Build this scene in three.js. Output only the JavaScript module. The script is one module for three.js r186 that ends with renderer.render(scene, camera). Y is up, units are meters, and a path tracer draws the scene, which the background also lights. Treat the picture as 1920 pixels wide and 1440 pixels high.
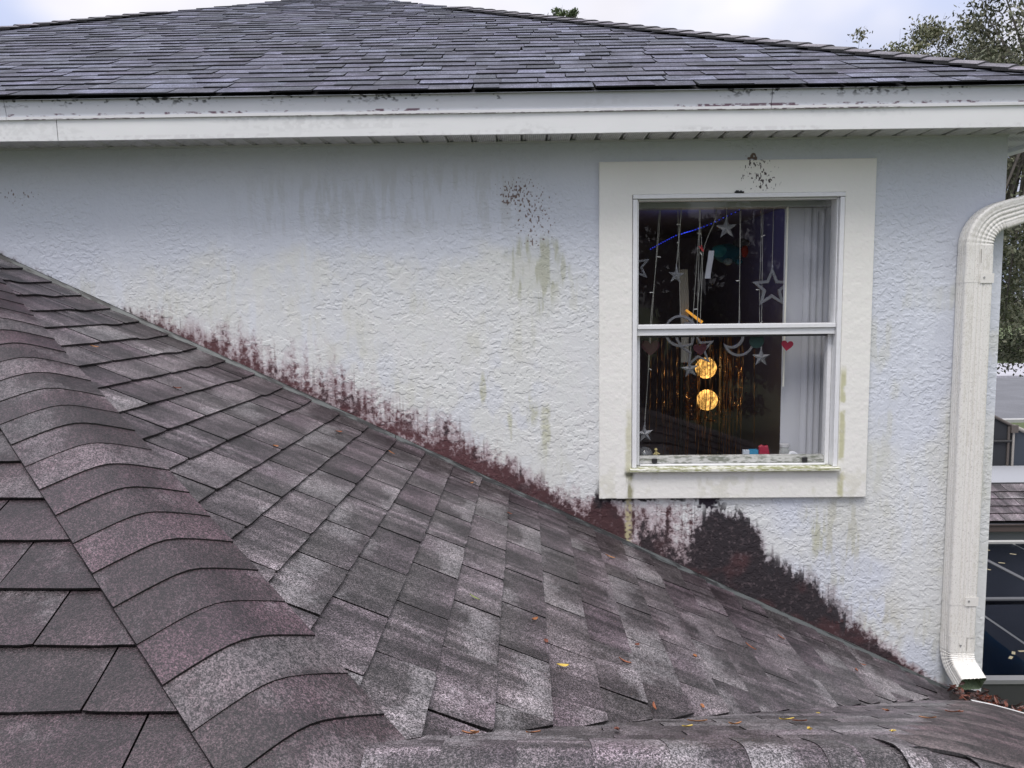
import * as THREE from 'three';
import { mergeGeometries } from 'three/addons/utils/BufferGeometryUtils.js';
import { RoundedBoxGeometry } from 'three/addons/geometries/RoundedBoxGeometry.js';

// ------------------------------------------------------------------ camera, sky, sun, exposure
// Metres; the camera's height is y = 0, the yard lies at y = GY. The stucco wall stands in the plane z = WZ.
const GY = -4.6, WZ = -3.73, RAD = Math.PI / 180;
const scene = new THREE.Scene();
const camera = new THREE.PerspectiveCamera(50.41, 1024 / 768, 0.05, 900);
camera.rotation.order = 'YXZ';
camera.rotation.set(-5.86 * RAD, 0.9 * RAD, -0.65 * RAD);
camera.updateMatrixWorld();

const renderer = new THREE.WebGLRenderer({ antialias: true });
renderer.setSize(1024, 768);
renderer.toneMapping = THREE.LinearToneMapping;
renderer.toneMappingExposure = 1.5;
renderer.shadowMap.enabled = true;

function rng(seed) { let a = seed >>> 0; return () => { a = (a + 0x6D2B79F5) | 0; let t = Math.imul(a ^ (a >>> 15), 1 | a); t = (t + Math.imul(t ^ (t >>> 7), 61 | t)) ^ t; return ((t ^ (t >>> 14)) >>> 0) / 4294967296; }; }
function hash2(ix, iy) { let h = (Math.imul(ix, 374761393) + Math.imul(iy, 668265263)) | 0; h = Math.imul(h ^ (h >>> 13), 1274126177); return ((h ^ (h >>> 16)) >>> 0) / 4294967296; }
function vn(x, y) {
  const ix = Math.floor(x), iy = Math.floor(y); let fx = x - ix, fy = y - iy; fx = fx * fx * (3 - 2 * fx); fy = fy * fy * (3 - 2 * fy);
  const a = hash2(ix, iy), b = hash2(ix + 1, iy), c = hash2(ix, iy + 1), d = hash2(ix + 1, iy + 1);
  return a + (b - a) * fx + (c - a) * fy + (a - b - c + d) * fx * fy;
}
function vnp(x, y, p, q = p) {   // repeats every p by q cells
  const ix = Math.floor(x), iy = Math.floor(y); let fx = x - ix, fy = y - iy; fx = fx * fx * (3 - 2 * fx); fy = fy * fy * (3 - 2 * fy);
  const m = (k, n) => ((k % n) + n) % n, x0 = m(ix, p), x1 = m(ix + 1, p), y0 = m(iy, q), y1 = m(iy + 1, q);
  const a = hash2(x0, y0), b = hash2(x1, y0), c = hash2(x0, y1), d = hash2(x1, y1);
  return a + (b - a) * fx + (c - a) * fy + (a - b - c + d) * fx * fy;
}
function fbm(x, y, o = 4) { let s = 0, a = 0.5, t = 0; for (let i = 0; i < o; i++) { s += a * vn(x, y); t += a; x = x * 2.03 + 17.3; y = y * 2.03 + 9.1; a *= 0.5; } return s / t; }
const sst = (a, b, x) => { const t = Math.min(1, Math.max(0, (x - a) / (b - a))); return t * t * (3 - 2 * t); };
const mix = (a, b, t) => a + (b - a) * t;
const clamp = (x, a = 0, b = 1) => Math.min(b, Math.max(a, x));

{ // cloudy sky: broken bright overcast with pale blue showing between the clouds
  const W = 1024, H = 512, data = new Float32Array(W * H * 4);
  for (let j = 0; j < H; j++) for (let i = 0; i < W; i++) {
    const el = ((j + 0.5) / H - 0.5) * Math.PI, az = ((i + 0.5) / W) * 2 * Math.PI;
    const s = Math.max(0, Math.sin(el)), k = 1 / (s + 0.28);
    const px = Math.cos(az) * Math.cos(el) * k * 1.5, py = Math.sin(az) * Math.cos(el) * k * 1.5;
    let c = fbm(px * 1.3 + 31, py * 1.3 + 7, 6); c = sst(0.34, 0.60, c);
    const wisp = fbm(px * 4 + 3, py * 4 + 50, 4) - 0.5;
    const lum = 0.37 + 0.84 * s;                      // overcast skies brighten towards the zenith
    const cl = lum * (1.0 + 0.30 * wisp);
    let r = mix(0.66 * lum * 1.05, cl, c), g = mix(0.74 * lum * 1.05, cl * 0.985, c), b = mix(1.0 * lum * 1.05, cl * 1.06, c);
    if (el < 0) { r = g = b = 0.16; }
    const o = (j * W + i) * 4; data[o] = r; data[o + 1] = g; data[o + 2] = b; data[o + 3] = 1;
  }
  const t = new THREE.DataTexture(data, W, H, THREE.RGBAFormat, THREE.FloatType);
  t.mapping = THREE.EquirectangularReflectionMapping; t.minFilter = t.magFilter = THREE.LinearFilter; t.wrapS = THREE.RepeatWrapping; t.needsUpdate = true;
  scene.background = t; scene.environment = t;
}
const sun = new THREE.DirectionalLight(new THREE.Color(1, 0.955, 0.925), 1.5);
sun.position.set(-5, 22, 7); sun.target.position.set(0, -1, -4); scene.add(sun, sun.target);
sun.castShadow = true; sun.shadow.radius = 42; sun.shadow.mapSize.set(2048, 2048);
Object.assign(sun.shadow.camera, { left: -14, right: 14, top: 14, bottom: -14, near: 1, far: 70 });

// ------------------------------------------------------------------ naming helpers
const taken = {};
function numbered(n) { const k = taken[n] = (taken[n] ?? -1) + 1; return k ? n + '_' + String(k).padStart(3, '0') : n; }
function tag(o, label, category, group) { o.userData.label = label; o.userData.category = category; if (group) o.userData.group = group; return o; }
function mesh(name, g, m, parent) { const o = new THREE.Mesh(g, m); o.name = name; o.castShadow = o.receiveShadow = true; if (parent) parent.add(o); return o; }
function thing(name, label, category, pos = [0, 0, 0], group) { const o = new THREE.Group(); o.name = numbered(name); o.position.set(...pos); scene.add(o); return tag(o, label, category, group); }
function single(name, g, m, label, category, pos = [0, 0, 0], group) { const o = mesh(numbered(name), g, m, scene); o.position.set(...pos); return tag(o, label, category, group); }
function structure(name, g, m) { const o = mesh(name, g, m, scene); o.userData.kind = 'structure'; return o; }
const C = (r, g, b) => new THREE.Color().setRGB(r, g, b);
const std = (c, roughness = 0.8, extra = {}) => new THREE.MeshStandardMaterial({ color: c, roughness, side: THREE.DoubleSide, ...extra });
function box(x0, x1, y0, y1, z0, z1, r = 0) {
  const g = r ? new RoundedBoxGeometry(x1 - x0, y1 - y0, z1 - z0, 1, r) : new THREE.BoxGeometry(x1 - x0, y1 - y0, z1 - z0);
  g.translate((x0 + x1) / 2, (y0 + y1) / 2, (z0 + z1) / 2); return g;
}
const plain = (g) => { const q = g.index ? g.toNonIndexed() : g; for (const k of Object.keys(q.attributes)) if (!['position', 'normal', 'uv'].includes(k)) q.deleteAttribute(k); return q; };
const join = (...gs) => mergeGeometries(gs.map(plain));
function rod(a, b, r0, r1 = r0, n = 6) {
  const A = new THREE.Vector3(...a), B = new THREE.Vector3(...b), d = B.clone().sub(A), L = d.length();
  const g = new THREE.CylinderGeometry(r1, r0, L, n, 1); g.translate(0, L / 2, 0);
  g.applyQuaternion(new THREE.Quaternion().setFromUnitVectors(new THREE.Vector3(0, 1, 0), d.normalize())); g.translate(...a); return g;
}
const linToS = (x) => { x = clamp(x); return x <= 0.0031308 ? 12.92 * x : 1.055 * Math.pow(x, 1 / 2.4) - 0.055; };
function makeTex(W, H, fn, { srgb = true, repeat = false } = {}) {   // fn(u, v, out) gives linear colour, v upward
  const d = new Uint8Array(W * H * 4), out = [0, 0, 0];
  for (let j = 0; j < H; j++) for (let i = 0; i < W; i++) {
    fn((i + 0.5) / W, (j + 0.5) / H, out, i, j); const o = (j * W + i) * 4;
    for (let k = 0; k < 3; k++) d[o + k] = Math.round(255 * (srgb ? linToS(out[k]) : clamp(out[k])));
    d[o + 3] = 255;
  }
  const t = new THREE.DataTexture(d, W, H, THREE.RGBAFormat); if (srgb) t.colorSpace = THREE.SRGBColorSpace;
  t.magFilter = THREE.LinearFilter; t.minFilter = THREE.LinearMipmapLinearFilter; t.generateMipmaps = true;
  if (repeat) t.wrapS = t.wrapT = THREE.RepeatWrapping; t.needsUpdate = true; return t;
}
function uvBox(g, x0, x1, y0, y1) {   // planar texture coordinates over a region of the wall plane, in metres
  const p = g.attributes.position, uv = new Float32Array(p.count * 2);
  for (let i = 0; i < p.count; i++) { uv[2 * i] = (p.getX(i) - x0) / (x1 - x0); uv[2 * i + 1] = (p.getY(i) - y0) / (y1 - y0); }
  g.setAttribute('uv', new THREE.BufferAttribute(uv, 2)); return g;
}
function piece(table, x) { if (x <= table[0][0]) return table[0][1]; for (let i = 1; i < table.length; i++) if (x <= table[i][0]) { const a = table[i - 1], b = table[i]; return mix(a[1], b[1], (x - a[0]) / (b[0] - a[0])); } return table[table.length - 1][1]; }

// ------------------------------------------------------------------ roof planes
const M = 0.476, AL = Math.atan(M), CA = Math.cos(AL), SA = Math.sin(AL), EXP = 0.143;
const roofline = (x) => -0.9275 - M * x;      // where the lower roof meets the wall
const HIPC = 0.975, VAL = -1.665;             // hip: x = z + HIPC, valley: x = VAL - z
const RZ = (VAL - HIPC) / 2, RX = RZ + HIPC, RY = roofline(RX);   // where hip, valley and ridge meet

// ------------------------------------------------------------------ materials with weathering
// stucco wall: painted pale blue grey, dark red and black mould growing up from the roof, algae films and drips
const SOLID = [[-2.6, 0.34], [-2.389, 0.225], [-2.247, 0.158], [-2.104, 0.086], [-1.914, -0.02], [-1.818, -0.07], [-1.673, -0.126], [-1.577, -0.171], [-1.432, -0.236], [-1.311, -0.291], [-1.19, -0.345], [-1.045, -0.41], [-0.898, -0.468], [-0.702, -0.545], [-0.556, -0.612], [-0.458, -0.65], [-0.31, -0.712], [-0.211, -0.745], [-0.088, -0.795], [0.035, -0.87], [0.184, -0.965], [0.27, -1.0], [0.313, -0.94], [0.345, -0.945], [0.39, -0.935], [0.425, -0.98], [0.457, -1.03], [0.494, -1.103], [0.56, -1.14], [0.606, -1.103], [0.64, -1.16], [0.66, -1.117], [0.70, -1.185], [0.74, -1.215], [0.773, -1.143], [0.793, -1.085], [0.829, -1.03], [0.89, -0.998], [1.027, -1.05], [1.078, -1.115], [1.118, -1.245], [1.231, -1.3], [1.357, -1.365], [1.396, -1.43], [1.435, -1.482], [1.537, -1.561], [1.665, -1.653], [1.794, -1.751], [1.948, -1.851], [2.1, -1.92]];
const FADE = [[-2.6, 0.36], [-2.388, 0.24], [-2.245, 0.183], [-2.103, 0.11], [-1.912, 0.004], [-1.814, -0.009], [-1.669, -0.048], [-1.572, -0.073], [-1.427, -0.123], [-1.304, -0.125], [-1.184, -0.199], [-1.038, -0.238], [-0.891, -0.276], [-0.697, -0.377], [-0.552, -0.465], [-0.454, -0.515], [-0.308, -0.579], [-0.21, -0.63], [-0.087, -0.706], [0.036, -0.782], [0.184, -0.859], [0.283, -0.91], [0.345, -0.915], [0.40, -0.915], [0.605, -0.93], [0.729, -0.925], [0.778, -0.94], [0.89, -0.965], [1.027, -1.0], [1.089, -1.05], [1.129, -1.15], [1.229, -1.22], [1.355, -1.29], [1.432, -1.36], [1.534, -1.47], [1.663, -1.59], [1.792, -1.695], [1.947, -1.815], [2.1, -1.9]];
const TX0 = -2.5, TX1 = 2.2, TY0 = -2.05, TY1 = 0.75;
const knock = (x, y) => {   // knock-down stucco: flattened lumps with steep ragged edges, coarser and smoother in places
  const wx = 0.012 * (fbm(x * 60, y * 60, 2) - 0.5), wy = 0.012 * (fbm(x * 60 + 40, y * 60 + 9, 2) - 0.5), X = x + wx, Y = y + wy;
  const a = vn(X * 60, Y * 78) * 0.6 + vn(X * 135 + 5, Y * 160) * 0.4, b = vn(X * 33 + 50, Y * 44 + 8) * 0.62 + vn(X * 90, Y * 105 + 31) * 0.38;
  const k = sst(0.38, 0.62, fbm(x * 1.9 + 7, y * 1.9 + 3, 3)), flat = mix(0.45, 1, sst(0.30, 0.48, fbm(x * 5 + 30, y * 5 + 2, 3)));
  return 0.5 + flat * (mix(0.60, 0.20, k) * (sst(0.46, 0.58, a) - 0.5) + mix(0.15, 0.60, k) * (sst(0.46, 0.54, b) - 0.5)) + 0.16 * (vn(x * 190, y * 190) - 0.5) + 0.10 * (vn(x * 380, y * 380) - 0.5);
};
const pits = new Float32Array(2048 * 1220);
const wallBump = makeTex(2048, 1220, (u, v, o, i, j) => { const h = knock(mix(TX0, TX1, u), mix(TY0, TY1, v)); pits[j * 2048 + i] = h; o[0] = o[1] = o[2] = h; }, { srgb: false });
const wallColour = makeTex(2048, 1220, (u, v, o, i, j) => {
  const x = mix(TX0, TX1, u), y = mix(TY0, TY1, v);
  const mott = fbm(x * 3.1 + 5, y * 3.1, 4) - 0.5, fine = vn(x * 210, y * 210) - 0.5;
  let r = 0.60 + 0.06 * mott + 0.02 * fine, g = 0.628 + 0.06 * mott + 0.02 * fine, b = 0.682 + 0.05 * mott + 0.02 * fine;
  const put = (R, G, B, t) => { t = clamp(t); r = mix(r, R, t); g = mix(g, G, t); b = mix(b, B, t); };
  const n1 = fbm(x * 5 + 20, y * 5 + 3, 5), n2 = fbm(x * 14 + 2, y * 9 + 40, 4), strk = fbm(x * 46 + 9, y * 7 + 4, 4), tiny = vn(x * 95 + 7, y * 95);
  // thin greenish film over the middle of the wall, patchy, ending in an uneven tide line below the eave
  const film = sst(0.02, -0.10, y - (0.24 + 0.22 * (n1 - 0.5) + 0.10 * (n2 - 0.5))) * sst(-2.2, -1.5, x + 0.5 * (n1 - 0.5)) * sst(0.34, 0.16, x - 0.3 * (n1 - 0.5));
  put(0.645, 0.655, 0.63, film * (0.6 + 0.7 * sst(0.35, 0.62, n2)) * 0.85);
  const film2 = sst(0.38, 0.56, fbm(x * 2.6 + 71, y * 2.2 + 8, 4)) * sst(0.30, -0.25, y + 0.3 * (n1 - 0.5)); put(0.655, 0.665, 0.645, film2 * 0.85);
  { const q = sst(0.50, 0.66, fbm(x * 8 + 12, y * 5 + 33, 5)) * sst(0.22, 0.0, y + 0.2 * (n1 - 0.5)); put(0.55, 0.555, 0.48, q * (0.3 + 0.7 * sst(0.4, 0.6, strk)) * 0.5); }
  const film3 = sst(0.40, 0.62, strk) * sst(0.62, 0.5, y + 0.1 * (n1 - 0.5)) * sst(0.3, 0.42, y + 0.1 * n2) * sst(-1.3, -0.9, x + 0.2 * n1) * sst(0.05, -0.1, x); put(0.45, 0.46, 0.44, film3 * 0.35);
  // pale run marks where rain washed the paint
  for (const [cx, w, ya, yb] of [[-1.86, 0.035, -0.2, 0.5], [-1.35, 0.03, -0.1, 0.45], [-1.0, 0.05, -0.35, 0.42], [-1.25, 0.025, -0.3, 0.1], [0.72, 0.02, -1.5, -0.95], [1.80, 0.12, -1.3, 0.2]]) {
    const q = sst(1, 0.3, Math.abs(x - cx - 0.05 * (n1 - 0.5)) / w) * sst(ya, ya + 0.15, y) * sst(yb, yb - 0.15, y); put(0.66, 0.69, 0.74, q * sst(0.35, 0.6, strk) * 0.5);
  }
  // olive patch with drip lines under the dark specks
  { const q = sst(1, 0.55, Math.hypot((x - 0.045) / 0.17, (y - 0.14) / 0.24) + 0.9 * (n2 - 0.5)) * sst(0.30, 0.22, y - 0.04 * n2);
    put(0.42, 0.43, 0.34, q * (0.35 + 0.9 * sst(0.42, 0.62, strk)) * 0.72); }
  { const q = sst(1, 0.2, Math.hypot((x - 1.5) / 0.26, (y + 1.12) / 0.26) + 1.2 * (n2 - 0.5)); put(0.49, 0.49, 0.42, q * (0.3 + 0.9 * sst(0.4, 0.6, strk)) * 0.75); }
  { const q = sst(1, 0.2, Math.hypot((x - 1.66) / 0.20, (y + 1.55) / 0.26) + 1.2 * (n2 - 0.5)); put(0.50, 0.49, 0.42, q * sst(0.40, 0.52, n2) * 0.8); }
  for (const [cx, cy, w, l] of [[-0.193, -0.40, 0.016, 0.10], [-0.073, -0.555, 0.02, 0.07], [-0.065, -0.62, 0.012, 0.09], [0.099, -0.60, 0.03, 0.16], [0.03, -0.5, 0.03, 0.1], [1.47, -0.99, 0.02, 0.08], [1.35, -1.03, 0.05, 0.2]]) {
    const q = sst(1, 0.3, Math.hypot((x - cx) / w, (y - cy) / l) + 1.4 * (n2 - 0.5)); put(0.45, 0.455, 0.33, q * (0.4 + 0.6 * tiny) * sst(0.3, 0.6, strk) * 0.95);
  }
  // dark specks of mildew high on the wall
  const speck = (cx, cy, sx, sy, dens) => {
    const q = Math.exp(-(((x - cx) / sx) ** 2) - ((y - cy) / sy) ** 2) * dens, dot = vn(x * 170 + 13, y * 110 + 5) * 0.7 + vn(x * 300, y * 170 + 77) * 0.3;
    put(0.16, 0.115, 0.10, sst(0.84 - 0.34 * q, 0.96 - 0.34 * q, dot) * sst(0.06, 0.2, q));
  };
  speck(-0.02, 0.475, 0.09, 0.06, 1.1); speck(0.04, 0.40, 0.10, 0.10, 0.75); speck(0.06, 0.29, 0.07, 0.08, 0.5); speck(1.03, 0.62, 0.03, 0.035, 1.4); speck(-2.28, 0.50, 0.08, 0.05, 0.5);
  // mould: dense below SOLID, thinning in grains and runs up to FADE, thickest in the pits of the stucco
  const hs = piece(SOLID, x), hf = Math.max(piece(FADE, x), hs + 0.03), rl = roofline(x), t = (y - hs) / (hf - hs);
  if (t < 1.8) {
    const black = sst(0.72, 0.86, x + 0.12 * (n2 - 0.5)) * sst(1.8, 1.5, x + 0.2 * (n1 - 0.5)), far = sst(-1.95, -1.55, x), left = 1 - far;
    const pit = 1 - pits[j * 2048 + i], runs = vn(x * 88 + 3, y * 2.6 + 90) * 0.6 + vn(x * 30 + 8, y * 3 + 50) * 0.4, grit = fbm(x * 70 + 4, y * 48 + 11, 4), grain = vn(x * 210 + 5, y * 190);
    const edge = fbm(x * 16 + 3, y * 11 + 11, 4) - 0.5;
    const F = 0.17 - t * mix(0.95, 1.35, black) + 0.85 * edge + 1.25 * (grit - 0.5) + mix(0.95, 0.45, black) * (runs - 0.5) * sst(-0.1, 0.35, t) + 0.40 * (pit - 0.5) + 0.35 * (grain - 0.5);
    const veilF = 1.15 - t + 0.9 * (strk - 0.5) + 0.9 * edge + 0.5 * (pit - 0.5);
    put(mix(0.50, 0.42, black), mix(0.445, 0.395, black), mix(0.46, 0.415, black), sst(-0.1, 0.9, veilF) * 0.9 * far);
    const line = sst(0.60, 0.80, vn(x * 135 + 31, y * 2.2 + 7) + 0.25 * (vn(x * 40 + 2, y * 1.3) - 0.5)) * sst(1.15, 0.35, t + 0.9 * (vn(x * 60 + 5, 3.3) - 0.5)) * (0.45 + 0.55 * grain) * far;
    const thin = Math.max(sst(-0.85, 0.12, F), 0.75 * line), core = Math.max(sst(-0.36, 0.30, F), 0.38 * line);
    const red = sst(0.34, 0.62, fbm(x * 7 + 60, y * 9 + 2, 4) + 0.12 * sst(0.14, 0.02, y - rl) - 0.26 * black), dk = sst(-0.5, 0.5, x);
    let mr = mix(0.085, 0.050, dk), mg = mr * 0.36, mb = mr * 0.40;
    mr = mix(0.016, mr, red); mg = mix(0.011, mg, red); mb = mix(0.014, mb, red);
    const light = sst(0.60, 0.78, fbm(x * 75 + 40, y * 75 + 3, 3)) * 0.20; mr = mix(mr, 0.26, light); mg = mix(mg, 0.20, light); mb = mix(mb, 0.21, light);
    put(mix(0.20, 0.15, black), mix(0.115, 0.12, black), mix(0.125, 0.13, black), thin * 0.72 * mix(0.5, 1, far));
    mr = mix(mr, 0.05, left); mg = mix(mg, 0.05, left); mb = mix(mb, 0.045, left);
    put(mr, mg, mb, core * 0.96);
    if (x > 0.82 && x < 1.5) { const q = sst(0.09, 0.02, Math.abs(y - (hs + 0.01 + 0.06 * (n2 - 0.5)))) * sst(0.50, 0.60, fbm(x * 52, y * 26 + 4, 4)); put(0.022, 0.018, 0.022, q * 0.9); }
  }
  // along the lower edge and left corner of the window surround
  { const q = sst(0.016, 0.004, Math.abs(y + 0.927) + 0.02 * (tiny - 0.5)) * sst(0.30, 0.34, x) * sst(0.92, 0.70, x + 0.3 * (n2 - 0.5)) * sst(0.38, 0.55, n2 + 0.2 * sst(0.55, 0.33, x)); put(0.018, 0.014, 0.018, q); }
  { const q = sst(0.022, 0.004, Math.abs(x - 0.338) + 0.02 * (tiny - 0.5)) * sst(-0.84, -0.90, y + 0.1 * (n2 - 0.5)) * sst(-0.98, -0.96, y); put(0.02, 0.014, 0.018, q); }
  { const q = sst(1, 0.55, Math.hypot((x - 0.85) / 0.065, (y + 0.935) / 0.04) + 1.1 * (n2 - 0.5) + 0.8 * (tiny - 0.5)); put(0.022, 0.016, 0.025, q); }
  // ochre run below the corner of the sill
  { const q = sst(0.022, 0.008, Math.abs(x - 0.478 - 0.012 * (n2 - 0.5))) * sst(-1.27, -1.20, y) * sst(-0.80, -0.9, y); put(0.46, 0.41, 0.24, q * sst(0.32, 0.62, 0.6 * tiny + 0.4 * strk) * 0.9); }
  o[0] = r; o[1] = g; o[2] = b;
});
const stucco = std(0xffffff, 0.9, { map: wallColour, bumpMap: wallBump, bumpScale: 0.0025 });
const sideBump = makeTex(512, 512, (u, v, o) => { const h = knock(u * 1.2 + 40, v * 1.2); o[0] = o[1] = o[2] = h; }, { srgb: false, repeat: true });
const stuccoSide = std(C(0.60, 0.63, 0.69), 0.9, { bumpMap: sideBump, bumpScale: 0.004 });

const trimMap = makeTex(900, 1100, (u, v, o) => {
  const x = mix(0.32, 1.59, u), y = mix(-0.95, 0.63, v), n = fbm(x * 6, y * 6, 5), n2 = fbm(x * 25 + 3, y * 18, 4), tiny = vn(x * 130, y * 130), strk = fbm(x * 60, y * 9, 3);
  let r = 0.775 + 0.05 * (n - 0.5), g = 0.765 + 0.05 * (n - 0.5), b = 0.715 + 0.05 * (n - 0.5);
  const put = (R, G, B, t) => { t = clamp(t); r = mix(r, R, t); g = mix(g, G, t); b = mix(b, B, t); };
  put(0.66, 0.65, 0.56, sst(0.52, 0.72, n2) * sst(-0.72, -0.85, y) * 0.7);
  put(0.30, 0.29, 0.19, sst(1, 0.25, Math.abs(x - 0.475 - 0.02 * (n2 - 0.5)) / 0.034) * sst(-0.76, -0.80, y) * sst(0.32, 0.62, 0.5 * strk + 0.5 * n2) * 1.1);
  put(0.10, 0.10, 0.07, sst(1, 0.2, Math.hypot((x - 0.478) / 0.03, (y + 0.805) / 0.02) + 1.2 * (n2 - 0.5)));
  put(0.50, 0.49, 0.30, sst(0.020, 0.006, Math.abs(x - 1.446 - 0.01 * (n2 - 0.5))) * sst(-0.30, -0.36, y) * sst(0.3, 0.55, n2) * 0.9);
  put(0.55, 0.54, 0.38, sst(0.022, 0.006, Math.abs(x - 0.474)) * sst(-0.40, -0.62, y) * sst(-0.81, -0.79, y) * sst(0.35, 0.6, n2) * 0.8);
  put(0.60, 0.57, 0.40, sst(0.02, 0.0, Math.abs(x - 1.45 - 0.03 * (n2 - 0.5))) * sst(-0.8, -0.83, y) * sst(0.4, 0.6, strk) * 0.8);
  const sp = (cx, cy, sx, sy, dens) => { const q = Math.exp(-(((x - cx) / sx) ** 2) - ((y - cy) / sy) ** 2) * dens, dot = vn(x * 165 + 3, y * 110 + 5) * 0.7 + vn(x * 300, y * 200 + 77) * 0.3; put(0.075, 0.06, 0.058, sst(0.86 - 0.34 * q, 0.96 - 0.34 * q, dot) * sst(0.05, 0.2, q)); };
  sp(1.035, 0.60, 0.05, 0.05, 1.15); sp(1.06, 0.53, 0.06, 0.06, 0.95); sp(1.08, 0.49, 0.03, 0.04, 0.9); sp(0.99, 0.55, 0.03, 0.04, 0.6);
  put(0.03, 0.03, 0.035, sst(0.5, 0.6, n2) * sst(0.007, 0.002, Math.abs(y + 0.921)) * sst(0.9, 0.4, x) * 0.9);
  o[0] = r; o[1] = g; o[2] = b;
});
const trimBump = makeTex(900, 1100, (u, v, o) => { const x = u * 1.27, y = v * 1.58, h = 0.6 * fbm(x * 70, y * 70, 3) + 0.4 * vn(x * 28, y * 28); o[0] = o[1] = o[2] = h; }, { srgb: false });
const trimMat = std(0xffffff, 0.85, { map: trimMap, bumpMap: trimBump, bumpScale: 0.0022 });

// asphalt shingle granules: crushed stone of mixed tones on black asphalt, 0.8 m a tile
const TILE = 0.8;
function granules(seed, tint, bands, lo, hi, worn = 0) {
  const N = 1024, R = rng(seed), raw = new Float32Array(N * N); for (let i = 0; i < N * N; i++) raw[i] = R();
  const at = (i, j) => raw[((j + N) % N) * N + ((i + N) % N)];
  return makeTex(N, N, (u, v, o, i, j) => {
    const g = 0.42 * at(i, j) + 0.145 * (at(i + 1, j) + at(i - 1, j) + at(i, j + 1) + at(i, j - 1));
    const coarse = 0.6 * vnp(u * 420, v * 420, 420) + 0.4 * vnp(u * 230, v * 230, 230);
    let band = vnp(u * 20 + 3, v * 2, 20, 2) * 0.6 + vnp(u * 40, v * 4 + 9, 40, 4) * 0.4; band = mix(1, 0.50 + 1.1 * sst(0.22, 0.80, band), bands);
    const blotch = 0.55 + 0.95 * sst(0.15, 0.85, 0.5 * vnp(u * 6, v * 6, 6) + 0.3 * vnp(u * 12, v * 12, 12) + 0.2 * vnp(u * 40, v * 40, 40));
    const s = sst(0.30, 0.74, g) * 0.5 + 0.5 * sst(0.22, 0.80, coarse), L = (lo + (hi - lo) * s * s) * band * blotch, hue = vnp(u * 5 + 2, v * 5 + 1, 5) - 0.5, gh = at(i + 5, j + 9) - 0.5;
    const wear = worn * sst(0.46, 0.74, 0.55 * vnp(u * 5 + 1, v * 7 + 4, 5, 7) + 0.25 * vnp(u * 14, v * 14, 14) + 0.20 * vnp(u * 60, v * 60, 60)) * sst(0.25, 0.75, 0.5 * g + 0.5 * coarse);   // pale stone where the coloured coat has worn off
    o[0] = L * tint[0] * (1 + 0.07 * hue + 0.10 * gh) + 0.24 * wear; o[1] = L * tint[1] * (1 - 0.05 * hue) + 0.23 * wear; o[2] = L * tint[2] * (1 + 0.06 * hue - 0.08 * gh) + 0.235 * wear;
  }, { repeat: true });
}
const gBump = (() => { const N = 1024, R = rng(77), raw = new Float32Array(N * N); for (let i = 0; i < N * N; i++) raw[i] = R(); const at = (i, j) => raw[((j + N) % N) * N + ((i + N) % N)];
  return makeTex(N, N, (u, v, o, i, j) => { o[0] = o[1] = o[2] = 0.28 * at(i, j) + 0.12 * (at(i + 1, j) + at(i - 1, j) + at(i, j + 1) + at(i, j - 1)) + 0.24 * vnp(u * 170, v * 170, 170); }, { srgb: false, repeat: true }); })();
const gR = granules(5, [1, 0.83, 0.90], 0.9, 0.007, 0.29, 0.75), gL = granules(6, [1, 0.64, 0.75], 0.30, 0.006, 0.135, 0.42), gU = granules(9, [0.88, 0.92, 1.28], 0.15, 0.035, 0.25, 0.15);
const sh = (map, f, rough, t = [1, 1, 1]) => std(C(f * t[0], f * t[1], f * t[2]), rough, { map, bumpMap: gBump, bumpScale: 0.0016, vertexColors: true });
const matR = [sh(gR, 0.9, 0.45), sh(gR, 1.05, 0.43), sh(gR, 0.78, 0.45, [1.03, 0.97, 1]), sh(gR, 0.95, 0.43)];
const matL = [sh(gL, 0.85, 0.5), sh(gL, 1.0, 0.5), sh(gL, 0.75, 0.5)];
const matCap = [sh(gL, 1.0, 0.42), sh(gL, 1.12, 0.42, [1.03, 0.98, 1.0]), sh(gL, 0.9, 0.42), sh(gL, 1.05, 0.45, [1.04, 0.97, 1.01])];
const matB = [sh(gR, 1.05, 0.42), sh(gR, 0.85, 0.42), sh(gR, 1.2, 0.42)];
const matRidge = [sh(gR, 1.12, 0.42), sh(gR, 1.2, 0.42)];
const matBrown = [sh(gR, 0.52, 0.55, [1.12, 0.94, 0.92]), sh(gR, 0.66, 0.55, [1.12, 0.95, 0.93])];
const matU = [sh(gU, 0.95, 0.8), sh(gU, 1.28, 0.8), sh(gU, 0.72, 0.8), sh(gU, 1.0, 0.85, [1.03, 1, 0.98])];
const matUCap = [sh(gU, 1.25, 0.7, [1.25, 1.1, 0.9]), sh(gU, 1.05, 0.7, [1.22, 1.1, 0.92])];
const bend = (x, z) => { const d = Math.max(0, x - 0.66 - 0.608 * (-1.376 - z)); return 0.34 * d * d / (d + 0.12); };   // the slope behind the ridge falls away to the right of a soft crease
const felt = std(C(0.012, 0.012, 0.013), 0.95);

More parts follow.
